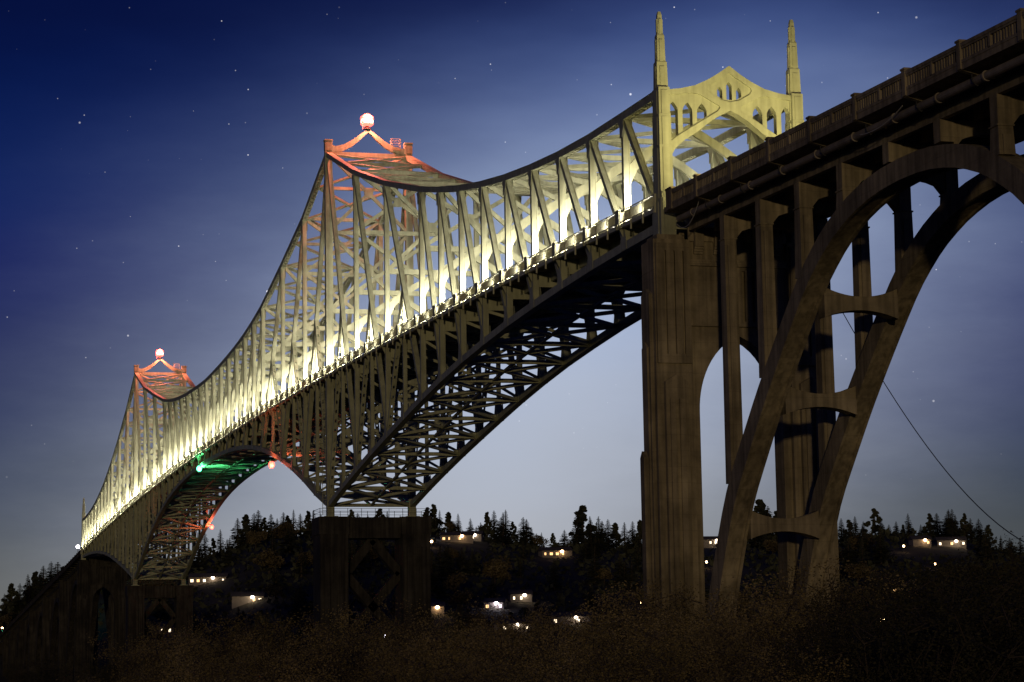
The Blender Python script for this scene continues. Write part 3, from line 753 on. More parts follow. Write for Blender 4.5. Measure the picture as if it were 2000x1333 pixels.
near = thing('concrete_arch_approach', 'near concrete open-spandrel arch viaduct with balustrade at the right', 'viaduct', (0, 0, 0))
span(near, -1.45, -1, 80.8, 0.0, True)
MB().box(-82.4, -79.4, -1.2, 3.2, 1, 38).build('end_shaft', 'concrete', near); MB().box(-82.4, -79.4, W - 3.2, W + 1.2, 1, 38).build('end_shaft', 'concrete', near)
far = thing('concrete_arch_approach', 'far concrete arch viaduct sloping down to the left shore', 'viaduct', (0, 0, 0))
xx = 56 * P + 1.45
for full in (80.8, 76, 72, 66, 60, 56, 52):
    dzc = deck(xx + full / 2) - 4.6
    span(far, xx, 1, full, dzc - 39.0, False)
    xx += full
    for Y0, Y1 in ((-.6, 3.1), (W - 3.1, W + .6)):
        MB().box(xx - 1.2, xx + 1.2, Y0, Y1, -3, deck(xx) - 1.8).build('pier_shaft', 'concrete_stained_dim', far)
    MB().box(xx - 1.0, xx + 1.0, 3.12, W - 3.12, deck(xx) - 9, deck(xx) - 1.8).build('pier_wall', 'concrete_stained_dim', far)
    xx += 0.0

# water pipe slung below the near deck, with flanges and hangers
pp = thing('water_pipe', 'grey water pipe slung under the near concrete deck', 'pipe', (0, 0, 0))
MB().tube([(x, 0.55, rail(x) - 2.02) for x in (-1.9, -20, -40, -60, -82)], .26, 14).build('pipe_run', 'pipe', pp, smooth=False)
for i in range(13):
    x = -5.2 - i * 6.1
    MB().tube([(x - .08, 0.55, rail(x) - 2.02), (x + .08, 0.55, rail(x) - 2.02)], .33, 14).build('flange', 'pipe', pp)
for i in range(11):
    x = -1.45 - 7.345 * (i + 1)
    mb = MB(); mb.tube([(x, .2, rail(x) - 1.5), (x, .2, rail(x) - 2.1), (x, .5, rail(x) - 2.36), (x, .9, rail(x) - 2.1), (x, .9, rail(x) - 1.5)], .04, 5); mb.build('hanger', 'dark_metal', pp)
# loose cables below the deck near the pier
def sag(a, b, s, n=14):
    a = Vector(a); b = Vector(b); return [tuple(a.lerp(b, i / n) - Vector((0, 0, 4 * s * (i / n) * (1 - i / n)))) for i in range(n + 1)]
tag(MB().tube(sag((-2.0, .3, 42.0), (-8.3, .0, 43.0), 1.1), .035, 5).build('loose_cable', 'wire_pale'), 'pale cable looping below the pipe beside the pier top', 'cable')
tag(MB().tube(sag((-37.5, 0.1, 41.0), (-44.0, .0, 41.3), .35), .035, 5).build('loose_cable', 'wire_pale'), 'pale cable sagging under the deck above the near arch crown', 'cable')

def river_pier(X, label):
    pr = thing('river_pier', label, 'pier', (0, 0, 0))
    for y0, y1 in ((-1.9, 1.9), (W - 1.9, W + 1.9)):
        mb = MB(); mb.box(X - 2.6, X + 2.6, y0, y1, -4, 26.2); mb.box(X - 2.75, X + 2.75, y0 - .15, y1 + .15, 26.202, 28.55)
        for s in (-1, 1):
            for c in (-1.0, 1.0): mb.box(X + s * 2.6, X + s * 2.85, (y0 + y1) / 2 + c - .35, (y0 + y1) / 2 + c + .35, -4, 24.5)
        mb.build('pier_shaft', 'concrete_stained_dim', pr)
    MB().box(X - 2.1, X + 2.1, 2.06, W - 2.06, 25.7, 28.5).build('pier_cap', 'concrete_stained_dim', pr)
    for za, zb_ in ((25.6, 21.0), (16.6, 21.0), (16.6, 12.2), (7.8, 12.2)):
        for s in (0, 1):
            ye = 1.9 if s == 0 else W - 1.9
            B('diagonal_strut', 'concrete_stained_dim', pr, (X, YC, za), (X, ye, zb_), 1.5, 1.15, ref=(1, 0, 0))
    for y in (0, W):
        MB().box(X - 1.0, X + 1.0, y - .9, y + .9, 28.552, 28.75).build('bearing_plate', 'steel', pr)
    mb = MB()
    ya, yb, xa, xb = -1.9, W + 1.9, X - 2.6, X + 2.6
    for z in (29.1, 29.6):
        for xq in (xa, xb): mb.box(xq - .025, xq + .025, ya, yb, z, z + .05)
        for yq in (ya, yb): mb.box(xa, xb, yq - .025, yq + .025, z, z + .05)
    for i in range(9):
        for xq in (xa, xb): yy = ya + (yb - ya) * i / 8; mb.box(xq - .03, xq + .03, yy - .03, yy + .03, 28.5, 29.66)
    mb.build('guard_rail', 'dark_metal', pr)
river_pier(15 * P, 'dark concrete river pier with diamond bracing under the nearer tower')
river_pier(41 * P, 'dark concrete river pier under the farther tower at the left')

# ------------------------------------------------------------------ lamps on the bridge
def point(name, loc, col, en, parent, r=.25):
    l = bpy.data.lights.new(name, 'POINT'); l.energy = en; l.color = col; l.shadow_soft_size = r
    o = bpy.data.objects.new(name, l); COL.objects.link(o); o.parent = parent; o.location = T(loc); return o
def lathe(prof, X, Y, n=14):
    return [[(X + r * math.cos(t * math.tau / n), Y + r * math.sin(t * math.tau / n), z) for t in range(n)] for r, z in prof]
def beacon(X, Y, Z, label):
    t = thing('aircraft_beacon', label, 'beacon', (0, 0, 0), 'red beacons on the tower peaks')
    mb = MB(); mb.loft(lathe([(.55, Z), (.55, Z + .12), (.28, Z + .16), (.28, Z + .42)], X, Y)); mb.build('pedestal', 'dark_metal', t)
    mb = MB(); mb.loft(lathe([(.5, Z + .422), (.86, Z + .64), (.94, Z + .80)], X, Y)); mb.build('red_lens', 'lens_red', t, smooth=True)
    mb = MB(); mb.loft(lathe([(.80, Z + .802), (.86, Z + 1.0), (.86, Z + 1.20), (.80, Z + 1.40)], X, Y)); mb.build('lamp_lens', 'lens_hot', t, smooth=True)
    mb = MB(); mb.loft(lathe([(.94, Z + 1.402), (.90, Z + 1.75), (.5, Z + 2.04)], X, Y)); mb.build('red_lens', 'lens_red', t, smooth=True)
    mb = MB(); mb.loft(lathe([(.5, Z + 2.042), (.54, Z + 2.1), (.12, Z + 2.3)], X, Y)); mb.build('lamp_cap', 'dark_metal', t)
    mb = MB(); mb.tube([(X - .9, Y - .8, Z - .2), (X - .9, Y - .8, Z + .7)], .05, 6); mb.loft(lathe([(.12, Z + .7), (.2, Z + .8), (.2, Z + 1.0), (.1, Z + 1.1)], X - .9, Y - .8, 10)); mb.build('side_lamp', 'lens_red', t)
    point('beacon_glow', (X - 1.7, Y, Z + 1.9), (1.0, .20, .13), 12000, t, .5)
    point('beacon_glow', (X + 1.7, Y, Z + 1.9), (1.0, .20, .13), 12000, t, .5)
beacon(15 * P, YC - .15, 82.25, 'bright red warning lamp on the nearer tower peak')
beacon(41 * P, YC - .15, 82.25, 'bright red warning lamp on the farther tower peak')
def nav(X, Y, Z, green, label, en, r=.42):
    t = thing('navigation_lamp', label, 'lamp', (0, 0, 0), 'navigation lamps under the steel span')
    s = -1 if Y < YC else 1
    mb = MB(); mb.beam((X, Y - s * .75, Z + .55), (X, Y + s * .15, Z + .55), .12, .12, ref=(1, 0, 0)); mb.beam((X, Y, Z + .55), (X, Y, Z + r), .1, .1); mb.build('bracket', 'dark_metal', t)
    mb = MB(); mb.loft(lathe([(r * .5, Z - r), (r * .9, Z - r * .5), (r, Z), (r * .9, Z + r * .5), (r * .5, Z + r)], X, Y)); mb.build('lamp_lens', 'lens_green' if green else 'lens_red', t, smooth=True)
    for dx in (-.9, .9): point('lamp_glow', (X + dx, Y, Z - .3), (.12, 1.0, .42) if green else (1, .16, .08), en, t, .3)
nav(264.8, -0.75, 46.0, True, 'green navigation lamp at the middle of the steel arch', 1500, .5)
nav(182.8, -0.75, 39.5, False, 'red navigation lamp left of the nearer tower', 1000, .5)
nav(338.9, W + .75, 39.7, False, 'red navigation lamp low on the far side of the steel arch', 700, .45)

# portal floodlights standing on the approach deck
for Y, lb in ((2.2, 'yellow floodlight on the approach deck aimed at the left portal post'), (W - 2.2, 'yellow floodlight on the approach deck aimed at the right portal post')):
    X = -15.0; z = deck(X) + .02
    t = thing('portal_floodlight', lb, 'floodlight', (0, 0, 0), 'floodlights for the portal')
    mb = MB(); mb.box(X - .15, X + .15, Y - .2, Y + .2, z, z + .12); mb.box(X - .1, X + .15, Y - .25, Y + .25, z + .12, z + .45); mb.build('housing', 'dark_metal', t)
    MB().box(X + .152, X + .17, Y - .2, Y + .2, z + .16, z + .42).build('lens', 'flood_lens', t)
    l = bpy.data.lights.new('portal_beam', 'SPOT'); l.energy = 9000; l.color = (1.0, .82, .36); l.spot_size = math.radians(75); l.spot_blend = .7; l.shadow_soft_size = .15
    o = bpy.data.objects.new('portal_beam', l); COL.objects.link(o); o.parent = t; o.location = T((X + .3, Y, z + .4))
    o.rotation_euler = Vector((15, -(YC - Y) * .35, 8.2)).to_track_quat('-Z', 'Y').to_euler()
# lantern on the far end and traffic signal where the far viaduct lands
t = thing('street_lamp', 'white lantern beside the far portal', 'lamp', (0, 0, 0))
X = 534.7; z = rail(X)
mb = MB(); mb.tube([(X, -.4, z), (X, -.4, z + 1.4)], .09, 8); mb.build('lamp_post', 'dark_metal', t)
mb = MB(); mb.loft(lathe([(.2, z + 1.4), (.5, z + 1.7), (.5, z + 2.1), (.2, z + 2.4)], X, -.4)); mb.build('lamp_globe', 'lamp_white', t, smooth=True)
t = thing('traffic_signal', 'green traffic signal at the left edge where the viaduct lands', 'traffic signal', (0, 0, 0))
X = 1008; z = 26.8; SY = 3.0
mb = MB(); mb.tube([(X, SY, z - 9), (X, SY, z + 5)], .14, 8); mb.build('signal_post', 'dark_metal', t)
mb = MB(); mb.box(X - .2, X + .2, SY - .4, SY + .4, z - .3, z + 2.4); mb.build('signal_box', 'dark_metal', t)
mb = MB(); mb.loft([[(X - .2 - a, SY + r * math.cos(q * math.tau / 12), z + .2 + r * math.sin(q * math.tau / 12)) for q in range(12)] for a, r in ((0, .95), (.25, .8))]); mb.build('green_lens', 'lens_green', t)
mb = MB(); mb.loft(lathe([(.2, z + 4.7), (.5, z + 4.9), (.5, z + 5.2), (.2, z + 5.4)], X, SY)); mb.build('lamp_globe', 'lamp_warm', t, smooth=True)
point('signal_glow', (X - 1.5, SY, z + .2), (.1, 1.0, .5), 8000, t, .4)

# overhead wire crossing behind the far arch rib
def pix(u, v, D): 
    d = ray(u, v); p = CAM + d * D; return (p.x, -p.y, p.z)
WP = ((1640, 600), (1725, 745), (1860, 935), (1985, 1050))
def wv(u):
    t = 0.0
    for i, (a, b) in enumerate(WP):
        q = b
        for k, (c, _) in enumerate(WP):
            if k != i: q *= (u - c) / (a - c)
        t += q
    return t
wire = [pix(u, wv(u), 186 - (u - 1560) * .104) for u in range(1570, 2101, 20)]
tag(MB().tube(wire, .035, 5).build('overhead_wire', 'cable'), 'thin dark wire slanting down the sky at the right', 'wire')

# ------------------------------------------------------------------ vegetation
rnd = random.Random(7)
ONES = 'first second third fourth fifth sixth seventh eighth ninth tenth eleventh twelfth thirteenth fourteenth fifteenth sixteenth seventeenth eighteenth nineteenth'.split()
TENS = {2: ('twentieth', 'twenty'), 3: ('thirtieth', 'thirty'), 4: ('fortieth', 'forty'), 5: ('fiftieth', 'fifty')}
def nth(i):
    i += 1
    if i < 20: return ONES[i - 1]
    t, o = divmod(i, 10)
    return TENS[t][0] if o == 0 else TENS[t][1] + '-' + ONES[o - 1]
def conifer_mesh(seed, wide, ragged):
    r = random.Random(seed); mb = MB(); lv = 26
    for i in range(lv):
        t = i / (lv - 1); z = .10 + .88 * t
        R = wide * (1 - t) ** .85 * r.uniform(1 - ragged, 1.05) + .012
        n = r.randint(8, 11); a0 = r.uniform(0, 6.28)
        for j in range(n):
            if r.random() < ragged * .45: continue
            a = a0 + j * math.tau / n + r.uniform(-.25, .25); l = R * r.uniform(.65, 1.15); c, s = math.cos(a), math.sin(a)
            dz = -l * r.uniform(.15, .5) + (.15 * l if t > .75 else 0); wd = max(.016, l * .42)
            for q in range(3):
                f0 = .15 + .25 * q; f1 = min(1.0, f0 + r.uniform(.32, .5)); sg = r.choice((-1, 1)) * r.uniform(.3, 1.0) * wd
                b = len(mb.v)
                mb.v += [(c * l * f0, s * l * f0, z + dz * f0), (c * l * f1 - s * sg, s * l * f1 + c * sg, z + dz * f1 + r.uniform(-.02, .01)), (c * l * f1 * 1.05, s * l * f1 * 1.05, z + dz * f1), (c * l * f0 + s * sg * .7, s * l * f0 - c * sg * .7, z + dz * f0 - .02)]
                mb.f += [(b, b + 1, b + 2), (b, b + 2, b + 3)]
    b = len(mb.v); mb.v += [(0.008, 0, .9), (-.008, 0, .9), (0, 0, 1.0)]; mb.f.append((b, b + 1, b + 2))
    me = bpy.data.meshes.new('crown'); me.from_pydata([T(p) for p in mb.v], [], mb.f); me.materials.append(M['conifer'])
    tr = MB().tube([(0, 0, -.05), (0, 0, .5), (0, 0, .95)], [.018, .012, .004], 6)
    tm = bpy.data.meshes.new('trunk'); tm.from_pydata([T(p) for p in tr.v], [], tr.f); tm.materials.append(M['bark'])
    return me, tm
def broad_mesh(seed, mat='broadleaf', pine=False):
    r = random.Random(seed); mb = MB(); blobs = [(r.uniform(-.22, .22), r.uniform(-.22, .22), r.uniform(.42, .8), r.uniform(.16, .26)) for _ in range(9)]
    if pine: blobs = [(r.uniform(-.26, .26) * (1.06 - z), r.uniform(-.26, .26) * (1.06 - z), z, r.uniform(.03, .075) * (1.3 - z * .8)) for z in [.2 + .77 * i / 33 for i in range(34)]]
    for _ in range(1500 if pine else 900):
        x, y, z, R = r.choice(blobs); d = Vector((r.gauss(0, 1), r.gauss(0, 1), r.gauss(0, .8))).normalized() * R * r.uniform(.55, 1.05)
        c = Vector((x, y, z)) + d; u_ = Vector((r.gauss(0, 1), r.gauss(0, 1), r.gauss(0, 1))).normalized(); v2 = u_.cross(Vector((r.gauss(0, 1), r.gauss(0, 1), r.gauss(0, 1)))).normalized(); s = r.uniform(.02, .045)
        b = len(mb.v); mb.v += [tuple(c + u_ * s), tuple(c + v2 * s), tuple(c - u_ * s), tuple(c - v2 * s)]; mb.f.append((b, b + 1, b + 2, b + 3))
    me = bpy.data.meshes.new('crown'); me.from_pydata([T(p) for p in mb.v], [], mb.f); me.materials.append(M[mat])
    tr = MB().tube([(0, 0, -.05), (.01, 0, .3), (0, 0, .95 if pine else .55)], [.03, .022, .006], 6)
    for x, y, z, R in blobs[:5]: tr.tube([(0, 0, .3), (x * .6, y * .6, z * .75), (x, y, z)], [.014, .009, .004], 5)
    tm = bpy.data.meshes.new('trunk'); tm.from_pydata([T(p) for p in tr.v], [], tr.f); tm.materials.append(M['bark'])
    return me, tm
CON = [conifer_mesh(11 + i, (.17, .21, .25, .19, .23)[i], (.25, .35, .3, .55, .4)[i]) for i in range(5)]
BRO = [broad_mesh(40 + i) for i in range(3)]; PIN = [broad_mesh(60 + i, 'conifer', True) for i in range(3)]
def tree(kind, me, D, u, h, wide, label, group):
    p = ground_point(D, u)
    o = bpy.data.objects.new(kind, None); COL.objects.link(o); o.location = p; o.rotation_euler = (0, 0, rnd.uniform(0, 6.28)); o.scale = (h * wide, h * wide, h)
    tag(o, label, 'tree', group)
    link('crown', me[0], o); link('trunk', me[1], o); return o
def vbase(D, u):
    p = ground_point(D, u); d = p - CAM
    return 666.5 - F * d.dot(UP) / d.dot(FWD)
SKY = [(15, 1160), (30, 1142), (45, 1140), (60, 1122), (75, 1118), (90, 1105), (105, 1097), (118, 1098), (130, 1108), (142, 1118),
       (404, 1040), (420, 1052), (434, 1034), (452, 1050), (468, 1012), (485, 1006), (500, 1002), (508, 996), (520, 1012), (533, 1004), (545, 1012), (557, 1000), (566, 1008), (577, 995), (590, 1003), (605, 999), (616, 996), (630, 1003), (650, 1004), (690, 996), (702, 1002), (722, 1006), (745, 994), (760, 998), (785, 1006), (812, 1004),
       (838, 992), (850, 986), (862, 996), (880, 1001), (898, 1003), (922, 1012), (942, 1020), (955, 1001), (968, 997), (982, 1010), (1005, 1020), (1025, 1010), (1040, 1030), (1060, 1040), (1082, 1042), (1105, 1035), (1130, 998), (1140, 989), (1155, 1008), (1168, 1020), (1190, 1014), (1205, 1022), (1222, 1020), (1238, 1018), (1252, 1017), (1275, 1022), (1300, 1026),
       (1405, 1048), (1455, 1035), (1488, 977), (1503, 988), (1518, 1000), (1560, 1020), (1610, 1020),
       (1645, 1012), (1660, 1016), (1672, 1008), (1688, 1018), (1711, 994), (1722, 1012), (1738, 1024), (1752, 1018), (1765, 1025), (1778, 1020), (1800, 1026), (1818, 1004), (1832, 1002), (1855, 998), (1868, 1005), (1885, 1004), (1897, 1012), (1913, 1013), (1932, 1026), (1955, 1046), (1972, 1050), (1992, 1054)]
cntz = {}
for i, (u, v) in enumerate(SKY):
    D = 1225 + rnd.uniform(-25, 35); h = max(7.0, (vbase(D, u) - v) / F * D)
    if u < 200: key, lb, gp = 0, '{} dark conifer from the left on the low hill behind the far viaduct', 'conifers on the left hill'
    elif u < 830: key, lb, gp = 1, '{} conifer from the left on the skyline behind the steel arch', 'skyline conifers behind the arch'
    elif u < 1400: key, lb, gp = 2, '{} skyline conifer to the right of the river pier', 'skyline conifers right of the river pier'
    else: key, lb, gp = 3, '{} skyline conifer to the right of the tall portal pier', 'skyline conifers at the right'
    n_ = cntz.get(key, 0); cntz[key] = n_ + 1
    if i % 7 in (1, 4) or u in (850, 1488): tree('conifer_tree', PIN[i % 3], D, u, h, rnd.uniform(1.1, 1.5), lb.format(nth(n_)), gp)
    else: tree('conifer_tree', CON[(i * 7 + int(u)) % 5], D, u, h, rnd.uniform(1.5, 2.4), lb.format(nth(n_)), gp)

import bisect
for i in range(150):
    u = rnd.uniform(-20, 2020)
    if 150 < u < 395 or 1310 < u < 1395 or 1400 < u < 1450: continue
    j = min(range(len(SKY)), key=lambda q: abs(SKY[q][0] - u)); v = SKY[j][1] + rnd.uniform(10, 42)
    D = rnd.uniform(1215, 1290); h = (vbase(D, u) - v) / F * D
    if h < 6: continue
    lb, gp = ('lower dark conifer filling in below the left hill top', 'lower conifers of the left hill') if u < 200 else ('lower dark conifer filling in below the skyline trees', 'lower conifers along the ridge')
    if i % 6 == 5 and u > 200: tree('broadleaf_tree', BRO[i % 3], D, u, h * .9, rnd.uniform(1.0, 1.4), 'rounded leafy tree on the ridge among the conifers', 'leafy trees on the ridge')
    else: tree('conifer_tree', CON[i % 5], D, u, h, rnd.uniform(1.7, 2.5), lb, gp)

# houses on the hillside
HOUSES = [  # u, v of the lit front, width m, wall, window material, lamp power, label
    (412, 1134, 17, 'win_white', 2500, 'brightly lit house on the wooded slope left of the nearer tower'),
    (487, 1172, 13, 'win_white', 5000, 'small white house with a glaring lamp lower on the left slope'),
    (336, 1231, 6, 'win_white', 0, 'small lit building low on the left shore'),
    (895, 1052, 16, 'win_warm', 600, 'long house with a row of warm windows right of the river pier'),
    (928, 1050, 9, 'win_white', 900, 'small bright house just under the skyline trees'),
    (1086, 1082, 15, 'win_warm', 150, 'dim house with two orange windows on the middle slope'),
    (968, 1184, 8, 'win_violet', 1200, 'violet-white lit house near the far shore'),
    (1016, 1168, 9, 'win_white', 2500, 'house with a warm glaring lamp above the far shore'),
    (1003, 1226, 14, 'win_white', 1500, 'low row of bright windows at the waterline'),
    (1116, 1212, 15, 'win_white', 1800, 'lit house behind pale trees at the shore left of the portal pier'),
    (848, 1192, 8, 'win_warm', 700, 'small warm lit cabin beside the river pier'),
    (1390, 1060, 12, 'win_white', 1800, 'house glowing on the skyline between the pier and the arch rib'),
    (1797, 1060, 9, 'win_warm', 1200, 'warm lit house left of the white one on the right ridge'),
    (1857, 1062, 14, 'win_white', 4500, 'glaring white lit house on the right ridge'),
    (1753, 1153, 7, 'win_warm', 300, 'small cabin with orange windows on the right slope')]
placed = []
for (u, v, wd, wm, en, lb) in HOUSES:
    D = 800.0
    while D < 1235 and vbase(D, u) > v + 6: D += 4
    g_ = ground_point(D, u); z0 = g_.z
    # stand so that its front is at the picked height
    d = ray(u, v); p = CAM + d * (D / fhl * fhl / (d.x * fh.x + d.y * fh.y)); zf = p.z
    z0 = min(z0, zf - 1.6)
    t = bpy.data.objects.new('hillside_house', None); COL.objects.link(t); t.location = (g_.x, g_.y, 0); t.rotation_euler = (0, 0, math.atan2(FWD.y, FWD.x) + rnd.uniform(-.25, .25))
    tag(t, lb, 'house', 'lit houses on the far hillside')
    hw, dp, hh = wd / 2, 4.0, 3.0; zb0 = zf - 1.7
    MB().box(-dp, dp, -hw, hw, min(z0, zb0) - 2, zb0 + hh).build('wall', 'house_wall', t)
    mb = MB(); mb.loft([[(-dp - .5, y, zb0 + hh + .01), (dp + .5, y, zb0 + hh + .01), (0, y, zb0 + hh + 2.0)] for y in (-hw - .5, hw + .5)]); mb.build('roof', 'house_roof', t)
    nw = max(2, int(wd / 2.6))
    for i in range(nw):
        if rnd.random() < .45 and nw > 2: continue
        y = -hw + wd * (i + .5) / nw; q = rnd.uniform(.3, .7)
        o = MB().box(-dp - .06, -dp - .01, y - q, y + q, zb0 + .9, zb0 + 2.1).build('window', wm if rnd.random() < .75 else 'win_warm', t)
        MB().box(-dp - .10, -dp - .064, y - .05, y + .05, zb0 + .9, zb0 + 2.1).build('mullion', 'house_wall', o)
    if en:
        MB().loft([[(-dp - .7 + r * math.cos(a * math.tau / 8), hw * .3 + r * math.sin(a * math.tau / 8), zb0 + 2.6 + zq) for a in range(8)] for r, zq in ((.2, -.6), (.75, -.25), (.75, .35), (.2, .65))]).build('porch_lamp', 'lamp_white' if wm == 'win_violet' else 'lamp_house' if wm != 'win_warm' else 'lamp_warm', t)
        point('porch_glow', (-dp - 4.0, hw * .3, zb0 + 3.2), (1, .78, .5) if wm != 'win_violet' else (.9, .75, 1), en * .09, t, .5)
    placed.append((u, v, D, wd))
LAMPS = [(835, 1042, 'lamp_white', .8, 'violet-white lamp on the skyline right of the river pier'), (843, 1058, 'lamp_warm', .6, 'orange lamp just below the violet-white one'), (350, 1302, 'lens_red', .7, 'red lamp low among the left bushes shore'), (1826, 1102, 'lamp_warm', .45, 'orange yard lamp below the white house'), (1765, 1067, 'lamp_warm', .5, 'orange yard lamp left of the ridge houses'),
         (750, 1242, 'lamp_white', .45, 'small white lamp between the river pier shafts'), (1380, 1098, 'lamp_warm', .5, 'orange lamp between portal pier and near rib foot'), (1252, 1177, 'lamp_warm', .4, 'small lamp at the left foot of the portal pier'), (1723, 1212, 'lamp_warm', .9, 'orange lamp shining through the dark bushes at the right'), (1790, 1225, 'lamp_warm', .35, 'left small lamp seen through the right bushes'), (1870, 1235, 'lamp_warm', .6, 'wide warm lamp seen through the right bushes'), (1850, 1268, 'lamp_warm', .6, 'lowest warm lamp seen through the right bushes'), (1980, 1250, 'lamp_white', .4, 'small white lamp at the right edge')]
for (u, v, mt, r, lb) in LAMPS:
    D = 800.0
    while D < 1230 and vbase(D, u) > v + 12: D += 4
    if v > 1200: D = 800
    g_ = ground_point(D, u); d = ray(u, v); p = CAM + d * (D / (d.x * fh.x + d.y * fh.y))
    t = bpy.data.objects.new('yard_lamp', None); COL.objects.link(t); t.location = (p.x, p.y, 0); tag(t, lb, 'lamp', 'yard lamps on the far shore')
    MB().tube([(0, 0, min(g_.z, p.z - 3) - .5), (0, 0, p.z - .3)], .15, 6).build('lamp_post', 'dark_metal', t)
    MB().loft([[(a_ * math.cos(q * math.tau / 10), a_ * math.sin(q * math.tau / 10), p.z + h_) for q in range(10)] for a_, h_ in ((r * .4, -r), (r * .95, -r * .4), (r * .95, r * .4), (r * .4, r))]).build('lamp_globe', mt, t, smooth=True)
    placed.append((u, v, D, 3))
# trees on the slope, leaving the sight lines to the houses open
def clear(D, u, h):
    vb = vbase(D, u); vt = vb - h / D * F
    for (hu, hv, hD, wd) in placed:
        if D < hD + 8 and abs(u - hu) < wd / 2 / hD * F + h * .22 / D * F + 4 and vt < hv + 6: return False
    return True
cnt = 0
for i in range(900):
    if cnt >= 190: break
    D = rnd.uniform(770, 1215); u = rnd.uniform(-40, 2040); h = rnd.uniform(9, 18)
    if u < 260 and D < 1120: continue
    if not clear(D, u, h): continue
    cnt += 1
    if rnd.random() < .7: tree('conifer_tree', rnd.choice(CON), D, u, h, rnd.uniform(1.5, 2.2), 'dark conifer among the trees covering the far slope', 'conifers on the far slope')
    else: tree('broadleaf_tree', rnd.choice(BRO), D, u, h * .75, rnd.uniform(1.1, 1.5), 'rounded leafy tree among the conifers of the far slope', 'leafy trees on the far slope')
# undergrowth of the slope, one mass
mb = MB(); r = random.Random(5)
for i in range(22000):
    D = r.uniform(740, 1300); u = r.uniform(-250, 2250)
    if u < 250 and D < 1100: continue
    if not clear(D, u, 5.0): continue
    p = ground_point(D, u); c = Vector((p.x, -p.y, p.z + r.uniform(0, 4.0) * r.random()))
    a = Vector((r.gauss(0, 1), r.gauss(0, 1), r.gauss(0, 1))).normalized(); b2 = a.cross(Vector((r.gauss(0, 1), r.gauss(0, 1), r.gauss(0, 1)))).normalized(); s = r.uniform(.8, 2.2)
    b = len(mb.v); mb.v += [tuple(c + a * s), tuple(c + b2 * s * .6), tuple(c - a * s), tuple(c - b2 * s * .6)]; mb.f.append((b, b + 1, b + 2, b + 3))
ug = mb.build('undergrowth', 'conifer', recalc=False); ug['kind'] = 'stuff'; ug['label'] = 'dark undergrowth covering the far wooded slope'; ug['category'] = 'undergrowth'

# foreground shrubs
def shrub_mesh(seed, mat, leaves=6500):
    r = random.Random(seed); lf = MB(); stem = MB(); tips = []
    for i in range(13):
        a = r.uniform(0, 6.28); sp = r.uniform(.1, .55); h = r.uniform(.6, 1.0)
        pts = [(0.1 * math.cos(a), .1 * math.sin(a), 0)]
        for q in range(1, 5):
            t = q / 4; pts.append((sp * t ** 1.2 * math.cos(a) + r.gauss(0, .03), sp * t ** 1.2 * math.sin(a) + r.gauss(0, .03), h * t))
        stem.tube(pts, [.012, .010, .007, .005, .003], 4); tips += pts[2:]
        for q in range(5):
            b0 = Vector(r.choice(pts[2:])); e = b0 + Vector((r.gauss(0, .13), r.gauss(0, .13), r.uniform(.0, .2))); stem.tube([tuple(b0), tuple(e)], [.005, .002], 3); tips.append(tuple(e))
    for i in range(leaves):
        c = Vector(r.choice(tips)) + Vector((r.gauss(0, .055), r.gauss(0, .055), r.gauss(0, .05)))
        if c.z < .05: continue
        a = Vector((r.gauss(0, 1), r.gauss(0, 1), r.gauss(0, .6))).normalized(); b2 = a.cross(Vector((r.gauss(0, 1), r.gauss(0, 1), r.gauss(0, 1)))).normalized(); s = r.uniform(.007, .015)
        b = len(lf.v); lf.v += [tuple(c + a * s), tuple(c + b2 * s * .55), tuple(c - a * s), tuple(c - b2 * s * .55)]; lf.f.append((b, b + 1, b + 2, b + 3))
    me = bpy.data.meshes.new('foliage'); me.from_pydata([T(p) for p in lf.v], [], lf.f); me.materials.append(M[mat])
    sm = bpy.data.meshes.new('stems'); sm.from_pydata([T(p) for p in stem.v], [], stem.f); sm.materials.append(M['bark'])
    return me, sm
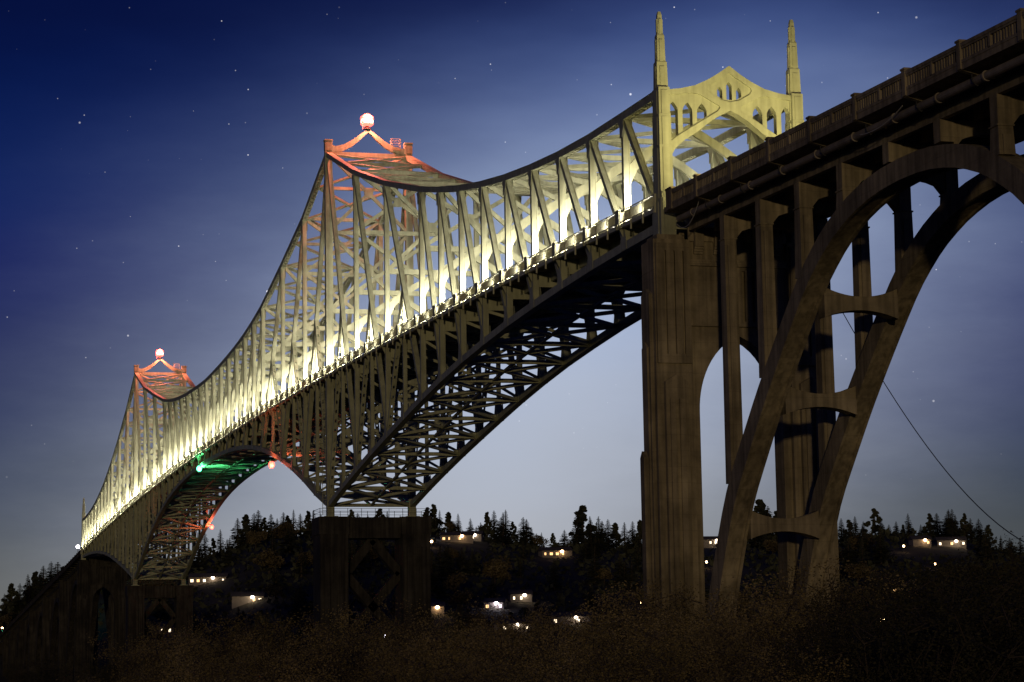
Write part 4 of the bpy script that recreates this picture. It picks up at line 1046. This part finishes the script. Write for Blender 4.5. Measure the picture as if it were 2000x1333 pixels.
SH = [shrub_mesh(70 + i, ('shrub_leaf', 'shrub_olive', 'shrub_leaf', 'shrub_olive')[i]) for i in range(4)]; SD = [shrub_mesh(90 + i, 'shrub_dark', 7500) for i in range(3)]
VT = {-100: 1300, 150: 1290, 230: 1270, 300: 1238, 450: 1216, 600: 1208, 700: 1216, 900: 1208, 1100: 1204, 1180: 1182, 1260: 1165, 1330: 1176, 1420: 1196, 1470: 1165, 1540: 1140, 1600: 1126, 1660: 1138, 1760: 1122, 1850: 1106, 1950: 1090, 2150: 1078}
for (D, off, stp), row in zip(((128, 0, 2.3), (100, 22, 2.0), (76, 52, 1.7), (58, 84, 1.5), (44, 112, 1.2)), ('rearmost', 'fourth', 'third', 'second', 'frontmost')):
    w_ = 2200 / F * D; n = int(w_ / stp); seen = 0
    for i in range(n):
        u = -100 + 2200 * (i + rnd.uniform(.1, .9)) / n; Dq = D * rnd.uniform(.94, 1.06)
        vt = interp(VT, u) + off * (1.0 if u < 1620 else .6) + rnd.uniform(-6, 34)
        h = CAM.z + (vhor(u) - vt) / F * Dq - 6.2
        if h < .6: h = .6
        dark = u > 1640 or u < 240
        g_ = ground_point(Dq, u)
        o = bpy.data.objects.new('shrub', None); COL.objects.link(o); o.location = g_; o.rotation_euler = (0, 0, rnd.uniform(0, 6.28)); k = rnd.uniform(.95, 1.25); o.scale = (max(h, 2.2) * k, max(h, 2.2) * k, h)
        if u < 0 or u > 2000: u_lab = True
        seen += 1
        if u > 1640: lb, gp = 'dark bush in the {} row, {} foreground shrub from the left'.format(row, nth(seen - 1)), 'dark bushes at the lower right'
        elif u < 240: lb, gp = 'dark low bush in the {} row, {} foreground shrub from the left'.format(row, nth(seen - 1)), 'dark bushes at the lower left'
        else: lb, gp = 'brown shrub in the {} row, {} foreground shrub from the left'.format(row, nth(seen - 1)), 'brown shrubs along the foreground'
        tag(o, lb, 'shrub', gp)
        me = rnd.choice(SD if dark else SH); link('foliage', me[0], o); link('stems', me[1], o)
